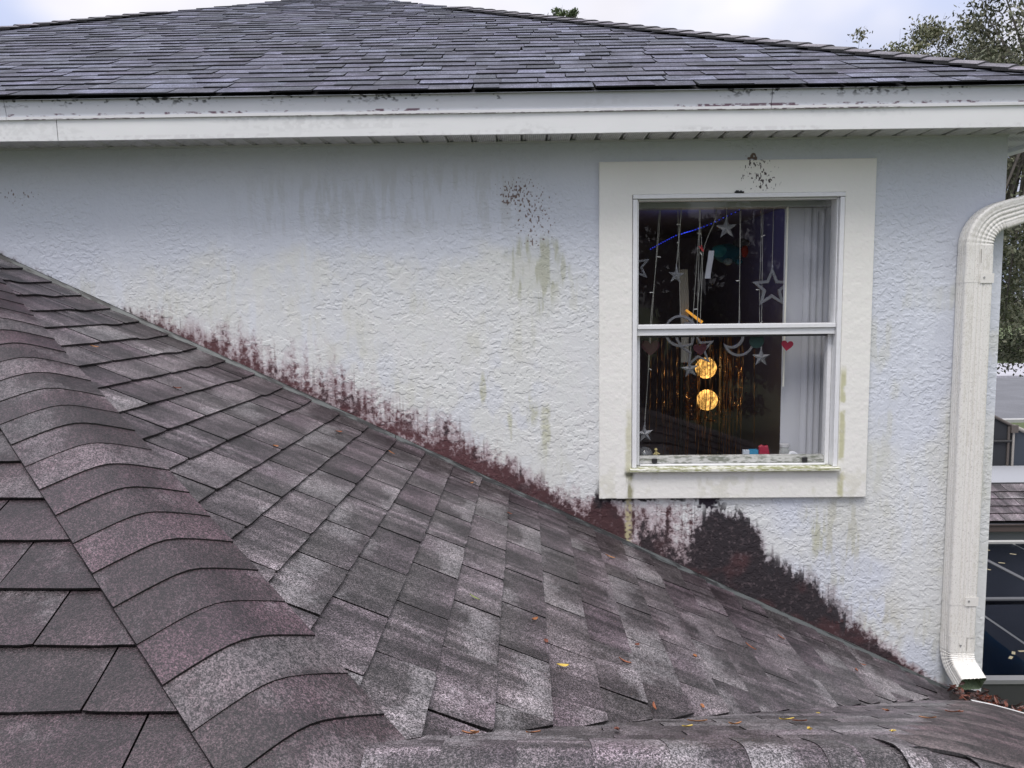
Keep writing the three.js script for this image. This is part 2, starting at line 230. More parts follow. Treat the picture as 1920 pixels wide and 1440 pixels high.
function tabPoly(a0, a1, s0, s1, R) {   // a tab outline with a slightly ragged butt and sides
  const w = a1 - a0, skew = 0.005 * (R() - 0.5), p = [[a0, s0], [a1, s0], [a1 + 0.0015 * (R() - 0.5), (s0 + s1) / 2 + 0.03], [a1 + 0.003 * (R() - 0.5), s1 - 0.004 * R()]];
  for (let i = 5; i >= 0; i--) { const t = (i + 0.5) / 6; p.push([a0 + w * t, s1 + skew * (t - 0.5) + 0.0028 * (R() - 0.5)]); }
  p.push([a0 + 0.003 * (R() - 0.5), s1 - 0.004 * R()], [a0 + 0.0015 * (R() - 0.5), (s0 + s1) / 2 + 0.03]); return p;
}
function clipPoly(poly, [A, B, D]) {   // keep A*a + B*s <= D
  const out = [];
  for (let i = 0; i < poly.length; i++) {
    const p = poly[i], q = poly[(i + 1) % poly.length], dp = A * p[0] + B * p[1] - D, dq = A * q[0] + B * q[1] - D;
    if (dp <= 0) out.push(p);
    if ((dp < 0 && dq > 0) || (dp > 0 && dq < 0)) { const t = dp / (dp - dq); out.push([mix(p[0], q[0], t), mix(p[1], q[1], t)]); }
  }
  return out;
}
// a shingle: outline in roof coordinates (a along the course, s down the slope), height hf above the deck, black cut edges
function slab(poly, place, hf, thick, step, uo, vo, edge = 0.10) {
  const pos = [], uv = [], col = [];
  const put = (a, s, h, c) => { const p = place(a, s, h); pos.push(p[0], p[1], p[2]); uv.push((a + uo) / TILE, (s + vo) / TILE); col.push(c, c, c); };
  const xs = poly.map((p) => p[0]), a0 = Math.min(...xs), a1 = Math.max(...xs), n = Math.max(1, Math.round((a1 - a0) / step));
  for (let k = 0; k < n; k++) {
    const lo = mix(a0, a1, k / n), hi = mix(a0, a1, (k + 1) / n);
    const q = clipPoly(clipPoly(poly, [-1, 0, -lo]), [1, 0, hi]);
    for (let i = 1; i + 1 < q.length; i++) for (const p of [q[0], q[i], q[i + 1]]) put(p[0], p[1], hf(p[0], p[1]), 1);
  }
  for (let i = 0; i < poly.length; i++) {
    const p = poly[i], q = poly[(i + 1) % poly.length], m = Math.max(1, Math.round(Math.abs(q[0] - p[0]) / step));
    for (let k = 0; k < m; k++) {
      const A = [mix(p[0], q[0], k / m), mix(p[1], q[1], k / m)], B = [mix(p[0], q[0], (k + 1) / m), mix(p[1], q[1], (k + 1) / m)];
      const hA = hf(...A), hB = hf(...B);
      put(A[0], A[1], hA, edge); put(A[0], A[1], hA - thick, edge); put(B[0], B[1], hB - thick, edge);
      put(A[0], A[1], hA, edge); put(B[0], B[1], hB - thick, edge); put(B[0], B[1], hB, edge);
    }
  }
  const g = new THREE.BufferGeometry();
  g.setAttribute('position', new THREE.Float32BufferAttribute(pos, 3)); g.setAttribute('uv', new THREE.Float32BufferAttribute(uv, 2)); g.setAttribute('color', new THREE.Float32BufferAttribute(col, 3));
  g.computeVertexNormals(); return g;
}
function sheet(pts, m = [[0, 1, 2], [0, 2, 3]]) { const g = new THREE.BufferGeometry(); g.setAttribute('position', new THREE.Float32BufferAttribute(m.flat().flatMap((i) => pts[i]), 3)); g.setAttribute('uv', new THREE.Float32BufferAttribute(m.flat().flatMap((i) => [pts[i][0], pts[i][2]]), 2)); g.computeVertexNormals(); return g; }

// ------------------------------------------------------------------ the house
const HP = [0, GY, WZ];
const house = thing('house', 'pale blue stucco house with dark shingle roofs and a mould-stained wall', 'house', HP);
const part = (name, g, m) => { const o = mesh(name, g, m, house); o.position.set(-HP[0], -HP[1], -HP[2]); return o; };
const sub = (name, g, m, p) => mesh(name, g, m, p);
{
  const s = new THREE.Shape(); s.moveTo(-5.3, GY); s.lineTo(2.148, GY); s.lineTo(2.148, 0.73); s.lineTo(-5.3, 0.73); s.closePath();
  const h = new THREE.Path(); h.moveTo(0.487, -0.795); h.lineTo(0.487, 0.463); h.lineTo(1.433, 0.463); h.lineTo(1.433, -0.795); h.closePath(); s.holes.push(h);
  const g = new THREE.ExtrudeGeometry(s, { depth: 0.2, bevelEnabled: false }); g.translate(0, 0, WZ - 0.2);
  const wall = part('wall', uvBox(g, TX0, TX1, TY0, TY1), stucco); wall.userData.label = 'pale blue stucco wall with dark red and black mould above the lower roof';
  const side = box(1.95, 2.146, GY, 0.73, -9.5, WZ - 0.2); const uv = side.attributes.uv, p = side.attributes.position; for (let i = 0; i < uv.count; i++) uv.setXY(i, p.getZ(i) / 1.2, p.getY(i) / 1.2);
  part('side_wall', side, stuccoSide);
  part('rear_wall', box(-5.3, 1.95, GY, 0.73, -9.5, -9.3), stuccoSide);
  part('far_side_wall', box(-5.3, -5.1, GY, 0.73, -9.3, WZ - 0.2), stuccoSide);
  // raised smooth band round the window
  const t = new THREE.Shape(); t.moveTo(0.340, -0.921); t.lineTo(1.566, -0.921); t.lineTo(1.566, 0.607); t.lineTo(0.340, 0.607); t.closePath();
  const th = new THREE.Path(); th.moveTo(0.489, -0.793); th.lineTo(0.489, 0.461); th.lineTo(1.431, 0.461); th.lineTo(1.431, -0.793); th.closePath(); t.holes.push(th);
  const tg = new THREE.ExtrudeGeometry(t, { depth: 0.016, bevelEnabled: true, bevelThickness: 0.004, bevelSize: 0.004, bevelOffset: -0.004, bevelSegments: 2 }); tg.translate(0, 0, WZ + 0.002);
  part('window_surround', uvBox(tg, 0.32, 1.59, -0.95, 0.63), trimMat).userData.label = 'white raised stucco band round the window, green runs at its corners';
}

// eave: sloped metal drip edge over white fascia boards, vinyl soffit panels
{
  const FX0 = -5.5, grime = (seed, base, top, low) => makeTex(2048, 64, (u, v, o) => {
    const x = mix(-2.6, 2.5, u), n = fbm(x * 7 + seed, v * 1.2, 5), n2 = fbm(x * 60 + seed, v * 7, 3); let r = base[0], g = base[1], b = base[2];
    const m = 0.06 * (n - 0.5); r += m; g += m; b += m; const put = (R, G, B, t) => { t = clamp(t); r = mix(r, R, t); g = mix(g, G, t); b = mix(b, B, t); };
    put(0.34, 0.34, 0.33, sst(0.52, 0.72, fbm(x * 3 + seed + 4, v * 2.2 + 3, 4)) * sst(0.3, 0.6, n2) * 0.16);
    put(0.035, 0.035, 0.04, sst(0.70, 0.80, n2 * 0.55 + fbm(x * 3.2 + seed, 2, 3) * 0.6) * sst(0.42, 0.95, v + 0.3 * (n2 - 0.5)) * top);
    put(0.14, 0.09, 0.12, sst(0.54, 0.66, n2 * 0.5 + fbm(x * 2.2 + seed + 8, 6, 3) * 0.5) * sst(0.20, 0.14, v) * low);
    o[0] = r; o[1] = g; o[2] = b;
  });
  const dripMat = std(0xffffff, 0.45, { map: grime(3, [0.56, 0.575, 0.62], 1, 1) }), fasciaMat = std(0xffffff, 0.5, { map: grime(41, [0.76, 0.765, 0.76], 0.12, 0.12) }), lipMat = std(0xffffff, 0.45, { map: grime(21, [0.74, 0.74, 0.75], 0, 0.9) });
  const strip = (prof, x0, x1) => {   // profile of (y, z) swept along x
    const pos = [], uv = []; const ys = prof.map((p) => p[0]), lo = Math.min(...ys), hi = Math.max(...ys), N = Math.max(1, Math.ceil((x1 - x0) / 0.4));
    const wob = (x) => 0.0035 * (fbm(x * 1.7 + prof[0][0] * 9, 3, 3) - 0.5);
    for (let k = 0; k < N; k++) for (let i = 0; i < prof.length; i++) { const a = prof[i], b = prof[(i + 1) % prof.length], xa = mix(x0, x1, k / N), xb = mix(x0, x1, (k + 1) / N);
      const P = (x, q) => [x, q[0] + wob(x), q[1] + wob(x + 30)];
      for (const q of [P(xa, a), P(xb, a), P(xb, b), P(xa, a), P(xb, b), P(xa, b)]) { pos.push(...q); uv.push((q[0] + 2.6) / 5.1, (q[1] - lo) / (hi - lo)); } }
    for (const x of [x0, x1]) for (let i = 1; i + 1 < prof.length; i++) for (const q of [prof[0], prof[i], prof[i + 1]]) { pos.push(x, q[0] + wob(x), q[1] + wob(x + 30)); uv.push((x + 2.6) / 5.1, (q[0] - lo) / (hi - lo)); }
    const g = new THREE.BufferGeometry(); g.setAttribute('position', new THREE.Float32BufferAttribute(pos, 3)); g.setAttribute('uv', new THREE.Float32BufferAttribute(uv, 2)); g.computeVertexNormals(); return g;
  };
  const eave = new THREE.Group(); eave.name = 'eave'; eave.position.set(-HP[0], -HP[1], -HP[2]); house.add(eave);
  const fas = (x0, x1) => sub('fascia_board', strip([[0.690, -3.492], [0.775, -3.488], [0.790, -3.510], [0.690, -3.510]], x0, x1), fasciaMat, eave);
  fas(-1.951, 2.40); fas(FX0, -1.9545);
  const drip = (x0, x1) => { const d = sub('drip_edge', strip([[0.786, -3.486], [0.854, -3.470], [0.858, -3.522], [0.786, -3.498]], x0, x1), dripMat, eave); sub('drip_edge', strip([[0.775, -3.480], [0.787, -3.479], [0.789, -3.499], [0.775, -3.499]], x0, x1), lipMat, eave); return d; };
  drip(-2.158, 1.0285); drip(1.031, 2.42); drip(FX0, -2.1605);
  // soffit: narrow ribbed panels with a fold between them
  const holes = makeTex(128, 256, (u, v, o) => { const c = Math.hypot((u * 12) % 1 - 0.5, (v * 24) % 1 - 0.5), d = sst(0.16, 0.08, u) + sst(0.86, 0.94, u), n = fbm(u * 4, v * 6, 3); const L = mix(mix(0.66, 0.30, sst(0.32, 0.2, c) * (1 - d)), 0.40, sst(0.55, 0.75, n) * 0.5); o[0] = L; o[1] = L; o[2] = L * 0.98; });
  const holesB = makeTex(128, 256, (u, v, o) => { const c = Math.hypot((u * 12) % 1 - 0.5, (v * 24) % 1 - 0.5); o[0] = o[1] = o[2] = sst(0.2, 0.34, c); }, { srgb: false });
  const sm = std(0xffffff, 0.6, { map: holes, bumpMap: holesB, bumpScale: 0.002 });
  const pg = (() => { const w = 0.0505, q = [[-w, 0.000], [-w + 0.004, 0.007], [-w + 0.014, 0.007], [-w + 0.018, 0], [w - 0.003, 0], [w, 0.009]], pos = [], uv = [];
    for (let i = 0; i + 1 < q.length; i++) { const a = q[i], b = q[i + 1]; for (const [p, z] of [[a, 0], [b, 0], [b, 1], [a, 0], [b, 1], [a, 1]]) { pos.push(p[0], p[1], mix(-3.725, -3.511, z)); uv.push((p[0] + w) / (2 * w), z); } }
    const g = new THREE.BufferGeometry(); g.setAttribute('position', new THREE.Float32BufferAttribute(pos, 3)); g.setAttribute('uv', new THREE.Float32BufferAttribute(uv, 2)); g.computeVertexNormals(); return g; })();
  for (let k = 0; k < 44; k++) { const o = sub('soffit_panel', pg, sm, eave); o.position.set(-2.45 + k * 0.1088, 0.7015 + 0.0015 * Math.sin(k * 2.3), 0); }
  sub('soffit_board', box(FX0, 2.40, 0.716, 0.724, -3.729, -3.511), sm, eave);
  sub('soffit_channel', box(-5.2, 2.144, 0.695, 0.7025, -3.728, -3.716), std(C(0.55, 0.56, 0.58), 0.5), eave);
  // eave along the right side of the house
  sub('soffit_board', box(2.15, 2.38, 0.708, 0.715, -9.4, -3.74), sm, eave); sub('fascia_board', box(2.381, 2.40, 0.69, 0.83, -9.4, -3.556), std(C(0.72, 0.725, 0.73), 0.5), eave);
  const gp = [[0, 0.005], [0.02, 0], [0.075, 0], [0.10, 0.02], [0.105, 0.055], [0.118, 0.07], [0.118, 0.10]], gs = new THREE.Shape(); gs.moveTo(0, 0.11); for (const q of gp) gs.lineTo(...q); gs.lineTo(0.113, 0.10); gs.lineTo(0.10, 0.072); gs.lineTo(0.096, 0.024); gs.lineTo(0.07, 0.006); gs.lineTo(0.006, 0.008); gs.lineTo(0.006, 0.11);
  const gg = new THREE.ExtrudeGeometry(gs, { depth: 5.8, bevelEnabled: false }); gg.translate(2.401, 0.70, -9.4); sub('gutter', gg, std(C(0.74, 0.74, 0.73), 0.4), eave);
}

// upper hip roof
{
  const U0 = 0.861, UZ = -3.462, MU = 0.455, au = Math.atan(MU), cu = Math.cos(au), su = Math.sin(au), XR = 2.42, XL = -5.6, H = (XR - XL) / 2;
  const place = (a, s, h) => [a, U0 - s * su + h * cu, UZ + s * cu + h * su];   // s is negative up the slope
  const R = rng(404), hx = (s) => -s * cu;
  const rough = (a, s) => 0.005 * (fbm(a * 1.5, s * 2.5, 2) - 0.5);
  const top = [(XR + XL) / 2, U0 + H * MU - 0.012, UZ - H], b = -0.012;
  const deck = join(sheet([[XL, U0 + b, UZ], [XR, U0 + b, UZ], top], [[0, 1, 2]]), sheet([[XR, U0 + b, UZ], [XR, U0 + b, UZ - 2 * H], top], [[0, 1, 2]]), sheet([[XL, U0 + b, UZ - 2 * H], [XL, U0 + b, UZ], top], [[0, 1, 2]]), sheet([[XL, U0 + b, UZ - 2 * H], [XR, U0 + b, UZ - 2 * H], top], [[0, 1, 2]]));
  const roof = part('upper_roof', deck, felt); roof.userData.label = 'upper hip roof of slate grey laminated shingles';
  const big = [], rest = [];
  for (let k = 0; k < 38; k++) {
    const EU = 0.113, s1 = -k * EU, s0 = s1 - EU - 0.03, lo = XL + hx(s1), hi = XR - hx(s1); let x = lo - R() * 0.3, up = 0;
    while (x < hi) {
      const w = 0.10 + 0.16 * R(); up = R() < 0.72 ? 1 - up : up; const lift = 0.0044 + (up ? 0.0034 : 0) + 0.001 * R(), drop = (up ? 0 : -0.004) + 0.004 * (R() - 0.5), slant = 0.018 * (R() - 0.5);
      let poly = [[x, s0], [x + w - 0.002, s0], [x + w - 0.002 + slant, s1 + drop], [x + slant, s1 + drop + 0.002 * (R() - 0.5)]];
      poly = clipPoly(clipPoly(poly, [-1, -cu, -XL]), [1, -cu, XR]); x += w;
      if (poly.length < 3) continue;
      const g = slab(poly, place, (a, s) => 0.004 + (lift - 0.004 + 0.0036) * clamp((s - s0) / (s1 - s0)) + rough(a, s), up ? 0.0070 : 0.0040, 0.15, R() * 5, R() * 5, 0.13);
      const seen = x > -3.1 + k * 0.01 - 0.10 * k && x < 2.7 && k < 22; (seen && big.length < 300 ? big : rest).push([g, Math.floor(R() * 4)]);
    }
  }
  big.forEach(([g, m]) => sub('shingle', g, matU[m], roof));
  for (let m = 0; m < 4; m++) { const gs = rest.filter((r) => r[1] === m).map((r) => r[0]); const o = sub('shingle_field', mergeGeometries(gs), matU[m], roof); o.userData.kind = 'stuff'; }
  // hip caps
  const capRow = (x0, dx) => { for (let k = 0; k < 34; k++) {
    const w = 0.15, e = 0.125, g = capGeo((t, q, h) => { const d = t / Math.sqrt(2 + MU * MU), r = 0.035, y = -MU / Math.SQRT2 * (Math.sqrt(q * q + r * r) - r); return [x0 + dx * (d - q / Math.SQRT2), U0 + MU * d + y + h, UZ - d - q / Math.SQRT2]; }, k * e, k * e + 0.19, w, 0.022, 0.010, 0.008, R() * 5);
    sub('hip_cap_shingle', g, matUCap[k % 2], roof); } };
  capRow(XR, -1); capRow(XL, 1);
}
function capGeo(place, t0, t1, w, h0, h1, thick, uo) {   // a cap bent over a hip or ridge, butt end at t0
  const n = 12, pos = [], uv = [], col = []; const P = (t, q, h, c) => { pos.push(...place(t, q, h)); uv.push((q + uo) / TILE, (t + uo * 1.7) / TILE); col.push(c, c, c); };
  const quad = (A, B, Cc, D, c) => { for (const v of [A, B, Cc, A, Cc, D]) P(v[0], v[1], v[2], c); };
  for (let i = 0; i < n; i++) { const a = mix(-w, w, i / n), b = mix(-w, w, (i + 1) / n);
    quad([t0, a, h0], [t0, b, h0], [t1, b, h1], [t1, a, h1], 1); quad([t0, a, h0 - thick], [t0, b, h0 - thick], [t0, b, h0], [t0, a, h0], 0.10); }
  for (const q of [-w, w]) quad([t0, q, h0 - thick], [t1, q, h1 - thick], [t1, q, h1], [t0, q, h0], 0.10);
  const g = new THREE.BufferGeometry(); g.setAttribute('position', new THREE.Float32BufferAttribute(pos, 3)); g.setAttribute('uv', new THREE.Float32BufferAttribute(uv, 2)); g.setAttribute('color', new THREE.Float32BufferAttribute(col, 3));
  g.computeVertexNormals();
  // smooth the bend: share normals across equal positions of the top face
  const p = g.attributes.position, nn = g.attributes.normal, map = new Map();
  for (let i = 0; i < p.count; i++) { if (g.attributes.color.getX(i) < 0.5) continue; const k = p.getX(i).toFixed(4) + p.getY(i).toFixed(4) + p.getZ(i).toFixed(4); const e = map.get(k) || [0, 0, 0, []]; e[0] += nn.getX(i); e[1] += nn.getY(i); e[2] += nn.getZ(i); e[3].push(i); map.set(k, e); }
  for (const [, e] of map) { const l = Math.hypot(e[0], e[1], e[2]); for (const i of e[3]) nn.setXYZ(i, e[0] / l, e[1] / l, e[2] / l); }
  return g;
}

// lower roof: slope falling to the right (R), slope facing the viewer (L), slope behind the little ridge (B)
const lower = part('lower_roof', (() => {
  const b = -0.016, q = (x, z) => [x, roofline(x) + b, z], l = (x, z) => [x, roofline(HIPC) - M * z + b, z];
  const tip = [RX, RY + b, RZ], hipTop = [WZ + HIPC, roofline(WZ + HIPC) + b, WZ];
  return join(sheet([hipTop, q(1.66, WZ), q(1.66, -3.325), tip], [[0, 3, 2], [0, 2, 1]]), sheet([q(1.66, WZ), q(2.2, WZ), q(2.2, -3.32), q(1.66, -3.32)]),
    sheet([[-4.2, roofline(HIPC) - M * WZ + b, WZ], hipTop, tip, l(RX, 0.9), l(-4.2, 0.9)], [[0, 1, 2], [0, 2, 4], [2, 3, 4]]), ...Array.from({ length: 12 }, (_, i) => { const xa = mix(RX, 2.9, i / 12), xb = mix(RX, 2.9, (i + 1) / 12), B = (x, p) => [x, p[1] - bend(x, RZ), p[2]]; return sheet([B(xa, [0, RY + b, RZ]), B(xb, [0, RY + b, RZ]), B(xb, l(0, 0.9)), B(xa, l(0, 0.9))]); }));
})(), felt);
lower.userData.label = 'lower hip roof of worn grey shingles below the stained wall';
const shinglesR = [];
{
  const R = rng(91);
  const place = (a, s, h) => [-0.854 + s * CA + h * SA, roofline(-0.854) - s * SA + h * CA, a];
  const warp = (a) => { const d = a - WZ; return -0.006 * Math.exp(-(((d - 0.24) / 0.075) ** 2)) + 0.003 * Math.exp(-(((d - 0.36) / 0.07) ** 2)) + 0.003 * Math.exp(-((d / 0.09) ** 2)); };
  for (let k = -15; k <= 23; k++) {
    const s1 = k * EXP, s0 = s1 - EXP - 0.032, xm = -0.854 + s1 * CA, off = (k & 1 ? 0.152 : 0) + 0.03 * (hash2(k, 3) - 0.5);
    for (let j = -1; j < 9; j++) {
      const a0 = WZ + 0.022 + 0.006 * R() + (j < 0 ? 0 : 0), lo = j < 0 ? a0 : WZ + 0.022 + off + j * 0.305, hi = WZ + 0.022 + off + (j + 1) * 0.305 - 0.008;
      if (hi < WZ + 0.05) continue; const L0 = Math.max(lo, a0); if (hi - L0 < 0.02) continue;
      const jig = () => 0.004 * (R() - 0.5);
      let poly = tabPoly(L0, hi, s0, s1, R);
      poly = clipPoly(poly, [1, -CA, -0.854 - HIPC - (xm > -0.62 ? 0.19 : 0.10)]);                                    // up to the hip
      if (xm < 1.75) poly = clipPoly(poly, [1, CA, VAL + 0.854 - 0.005 + 0.012 * hash2(k, j)]); else poly = clipPoly(poly, [1, 0, -3.34]);   // cut along the valley
      if (poly.length < 3) continue;
      const zc = poly.reduce((t, p) => t + p[0], 0) / poly.length, near = sst(0.34, 0.08, VAL - zc - xm) * sst(0.25, 0.45, xm - zc - HIPC), up = near * (0.002 + 0.012 * R() ** 2) + 0.0012 * R();
      const tilt = 0.0035 * (R() - 0.5);
      shinglesR.push(sub('shingle', slab(poly, place, (a, s) => { const f = clamp((s - s0) / (s1 - s0)); return warp(a) + 0.004 + 0.0095 * f + up * f * f + tilt * f * ((a - L0) / 0.3); }, 0.0072, 0.05, R() * 0.12 + (k % 3) * 0.04, R() * 5), matR[Math.floor(R() * 4)], lower));
    }
  }
}
{
  const R = rng(17), EL = 0.136 / CA, zs = -1.519;
  const place = (a, s, h) => [a, roofline(HIPC) - M * zs - s * SA + h * CA - bend(a, RZ), zs + s * CA + h * SA], far = [];
  for (let k = -17; k <= 16; k++) {
    const s1 = k * EL, s0 = s1 - EL - 0.03, z1 = zs + s1 * CA, off = (k & 1 ? 0.152 : 0) + 0.05 * (hash2(k, 9) - 0.5);
    for (let j = 0; j < 22; j++) {
      const lo = -3.4 + off + j * 0.305, jig = () => 0.005 * (R() - 0.5);
      let poly = tabPoly(lo, lo + 0.3005, s0, s1, R);
      if (z1 < RZ + 0.1 && (z1 < RZ + 0.05 || lo + 0.3 < RX + 0.03)) poly = clipPoly(poly, [1, -CA, zs + HIPC - 0.10]); else if (lo + 0.298 > RX + 0.03) poly = clipPoly(poly, [0, -1, -(RZ - zs) / CA - 0.115]);
      if (poly.length < 3 || (z1 > RZ + 0.05 && lo > 2.6)) continue;
      const up = 0.0016 * R(), g = slab(poly, place, (a, s) => { const f = clamp((s - s0) / (s1 - s0)); return 0.003 + 0.0100 * f + up * f; }, 0.0062, 0.16, R() * 5, R() * 5), m = Math.floor(R() * 3);
      const seen = z1 < -0.85 && lo > -1.75 - 0.8 * Math.max(0, -z1 - 1.6) && lo < -0.1 && z1 > -2.3;
      if (seen) sub('shingle', g, matL[m], lower); else far.push([g, m]);
    }
  }
  for (let m = 0; m < 3; m++) sub('shingle_field', mergeGeometries(far.filter((f) => f[1] === m).map((f) => f[0])), matL[m], lower).userData.kind = 'stuff';
}
const placeB = (a, s, h) => [a, RY - s * SA + h * CA - bend(a, RZ - s * CA), RZ - s * CA - h * SA];
{
  const R = rng(33), brownEdge = (z) => 0.66 + 0.608 * (-1.376 - z);
  const deckB = (() => { const g = []; for (let i = 0; i < 24; i++) { const x0 = mix(RX, 2.7, i / 24), x1 = mix(RX, 2.7, (i + 1) / 24), f = (x) => Math.min(RZ - 0.002, Math.max(-3.3, VAL - x)); const P = (x, z) => [x, RY + M * (z - RZ) - bend(x, z) - 0.016, z], e0 = x0 > 1.65 ? -3.3 : f(x0), e1 = x1 > 1.65 ? -3.3 : f(x1); for (let q = 0; q < 8; q++) g.push(sheet([P(x0, mix(RZ, e0, q / 8)), P(x1, mix(RZ, e1, q / 8)), P(x1, mix(RZ, e1, (q + 1) / 8)), P(x0, mix(RZ, e0, (q + 1) / 8))])); } return mergeGeometries(g); })();
  sub('roof_deck', deckB, felt, lower);
  for (let k = 1; k <= 15; k++) {
    const s1 = Math.min(k * EXP + 0.02, (RZ + 3.3) / CA), s0 = Math.max(0.04, s1 - EXP - 0.03), zm = RZ - s1 * CA + 0.06, off = (k & 1 ? 0.152 : 0), be = brownEdge(zm);
    for (let j = 0; j < 12; j++) {
      const lo = -0.6 + off + j * 0.305, hi = Math.min(lo + 0.300, be); if (hi - lo < 0.03) continue;
      const jig = () => 0.004 * (R() - 0.5); let poly = tabPoly(lo, hi, s0, s1, R);
      poly = clipPoly(poly, [-1, CA, -(VAL - RZ) + 0.02]); if (poly.length < 3) continue;
      sub('shingle', slab(poly, placeB, (a, s) => { const f = clamp((s - s0) / (s1 - s0)); return 0.003 + 0.0098 * f; }, 0.0062, 0.16, R() * 5, R() * 5), matB[Math.floor(R() * 3)], lower);
    }
    let x = be;
    while (x < 2.7) { const w = Math.min(0.93, 2.7 - x) || 0.1; let poly = clipPoly([[x, s0], [x + w - 0.002, s0], [x + w - 0.002, s1], [x, s1]], [-1, CA, -(VAL - RZ) + 0.02]);
      if (s1 > 2.1 / 1 && x > 1.6) poly = clipPoly(poly, [0, 1, (RZ + 3.3) / CA]);
      if (poly.length >= 3) sub('shingle', slab(poly, placeB, (a, s) => { const f = clamp((s - s0) / (s1 - s0)); return 0.004 + 0.0088 * f; }, 0.0055, 0.06, R() * 5, R() * 5), matBrown[Math.floor(R() * 2)], lower); x += w; }
  }
  sub('drip_edge', mergeGeometries(Array.from({ length: 10 }, (_, i) => { const x0 = 1.87 + i * 0.085, x1 = x0 + 0.085, P = (x, dy, dz) => [x, RY + M * (-3.3 - RZ) - bend(x, -3.3) + dy, -3.3 + dz]; return mergeGeometries([sheet([P(x0, 0.010, -0.008), P(x1, 0.010, -0.008), P(x1, 0.010, -0.02), P(x0, 0.010, -0.02)]), sheet([P(x0, 0.010, -0.02), P(x1, 0.010, -0.02), P(x1, -0.08, -0.02), P(x0, -0.08, -0.02)])]); })), std(C(0.62, 0.62, 0.61), 0.45), lower);
    // hip caps running up to the wall, ridge caps running right
  const SQ = Math.SQRT2, hipP = (t, q, h) => { const r = 0.05, y = -M / SQ * (Math.sqrt(q * q + r * r) - 0.0077) + 0.0018 * (vn(t * 9 + q * 12, q * 14 + 3) - 0.5); return [HIPC / 2 - t + q / SQ, roofline(HIPC / 2 - t) + y + h, -HIPC / 2 - t - q / SQ]; };
  const t0 = 0.871;
  for (let k = -1; k < 28; k++) { const a = t0 + k * 0.0865; if (a + 0.10 > -WZ - HIPC / 2 + 0.05) break; sub('hip_cap_shingle', capGeo(hipP, a, Math.min(a + 0.125, -WZ - HIPC / 2 - 0.16), 0.158, 0.0215 + 0.002 * R(), 0.0175, 0.0046, R() * 5), matCap[Math.floor(R() * 4)], lower); }
  const ridP = (t, q, h) => { const r = 0.03, y = -M * (Math.sqrt(q * q + r * r) - r), x = 2.6 - t; return [x, RY - 0.010 + y + h - bend(x, RZ), RZ + q]; };
  for (let k = 0; k < 22; k++) sub('ridge_cap_shingle', capGeo((t, q, h) => ridP(2.88 - t, q, h), k * 0.13, k * 0.13 + 0.19, 0.125, 0.009, 0.006, 0.003, R() * 5), matRidge[k % 2], lower);
}
// metal flashing at the foot of the wall
{
  const dirt = makeTex(1024, 32, (u, v, o) => { const n = fbm(u * 90, v * 4, 4), n2 = fbm(u * 14 + 5, v, 3), d = sst(0.40, 0.58, n * 0.6 + n2 * 0.4); o[0] = mix(0.095, 0.014, d); o[1] = mix(0.105, 0.014, d); o[2] = mix(0.103, 0.014, d); });
  const fl = std(0xffffff, 0.5, { map: dirt, metalness: 0.2 });
  for (const [x0, x1] of [[-2.76, -0.601], [-0.598, 0.801], [0.804, 1.7], [1.703, 2.13]]) {
    const N = Math.ceil((x1 - x0) / 0.1), pos = [], uv = [];
    for (let i = 0; i < N; i++) { const P = (x, k) => { const w = 0.003 * (fbm(x * 9, 4, 2) - 0.5), y = roofline(x); return [[x, y + 0.004 + w, WZ + 0.020], [x, y + 0.027 + w, WZ + 0.007], [x, y + 0.029 + w, WZ + 0.001]][k]; };
      const xa = mix(x0, x1, i / N), xb = mix(x0, x1, (i + 1) / N);
      for (const k of [0, 1]) for (const [x, c] of [[xa, k], [xb, k], [xb, k + 1], [xa, k], [xb, k + 1], [xa, k + 1]]) { pos.push(...P(x, c)); uv.push((x + 2.8) / 5, c / 2); } }
    const g = new THREE.BufferGeometry(); g.setAttribute('position', new THREE.Float32BufferAttribute(pos, 3)); g.setAttribute('uv', new THREE.Float32BufferAttribute(uv, 2)); g.computeVertexNormals(); part('flashing', g, fl);
  }
}

// window: white aluminium single-hung frame set into the surround
const dirtyWhite = makeTex(512, 512, (u, v, o) => { const n = fbm(u * 30, v * 30, 4), m = fbm(u * 7 + 4, v * 7, 3), d = sst(0.58, 0.72, n) * 0.4; o[0] = mix(0.74 + 0.04 * m, 0.42, d); o[1] = mix(0.745 + 0.04 * m, 0.42, d); o[2] = mix(0.75 + 0.04 * m, 0.36, d); }, { repeat: true });
const algae = makeTex(512, 64, (u, v, o) => { const n = fbm(u * 60, v * 6, 4), m = fbm(u * 12 + 4, v * 2, 3), d = sst(0.36, 0.62, n * 0.6 + m * 0.4); o[0] = mix(0.72, 0.30, d); o[1] = mix(0.72, 0.31, d); o[2] = mix(0.64, 0.15, d); });
const railDirt = makeTex(512, 64, (u, v, o) => { const n = fbm(u * 50 + 9, v * 5, 4), m = fbm(u * 9 + 4, v * 2, 3), d = sst(0.36, 0.62, n * 0.5 + m * 0.5); o[0] = mix(0.50, 0.17, d); o[1] = mix(0.50, 0.18, d); o[2] = mix(0.48, 0.15, d); });
const frameMat = std(0xffffff, 0.4, { map: dirtyWhite }), sillMat = std(0xffffff, 0.55, { map: algae }), lowRail = std(0xffffff, 0.6, { map: railDirt }), blackPl = std(C(0.012, 0.012, 0.014), 0.5);
const glass = new THREE.MeshPhysicalMaterial({ color: 0xffffff, roughness: 0, transmission: 1, thickness: 0, ior: 1.5, side: THREE.DoubleSide });
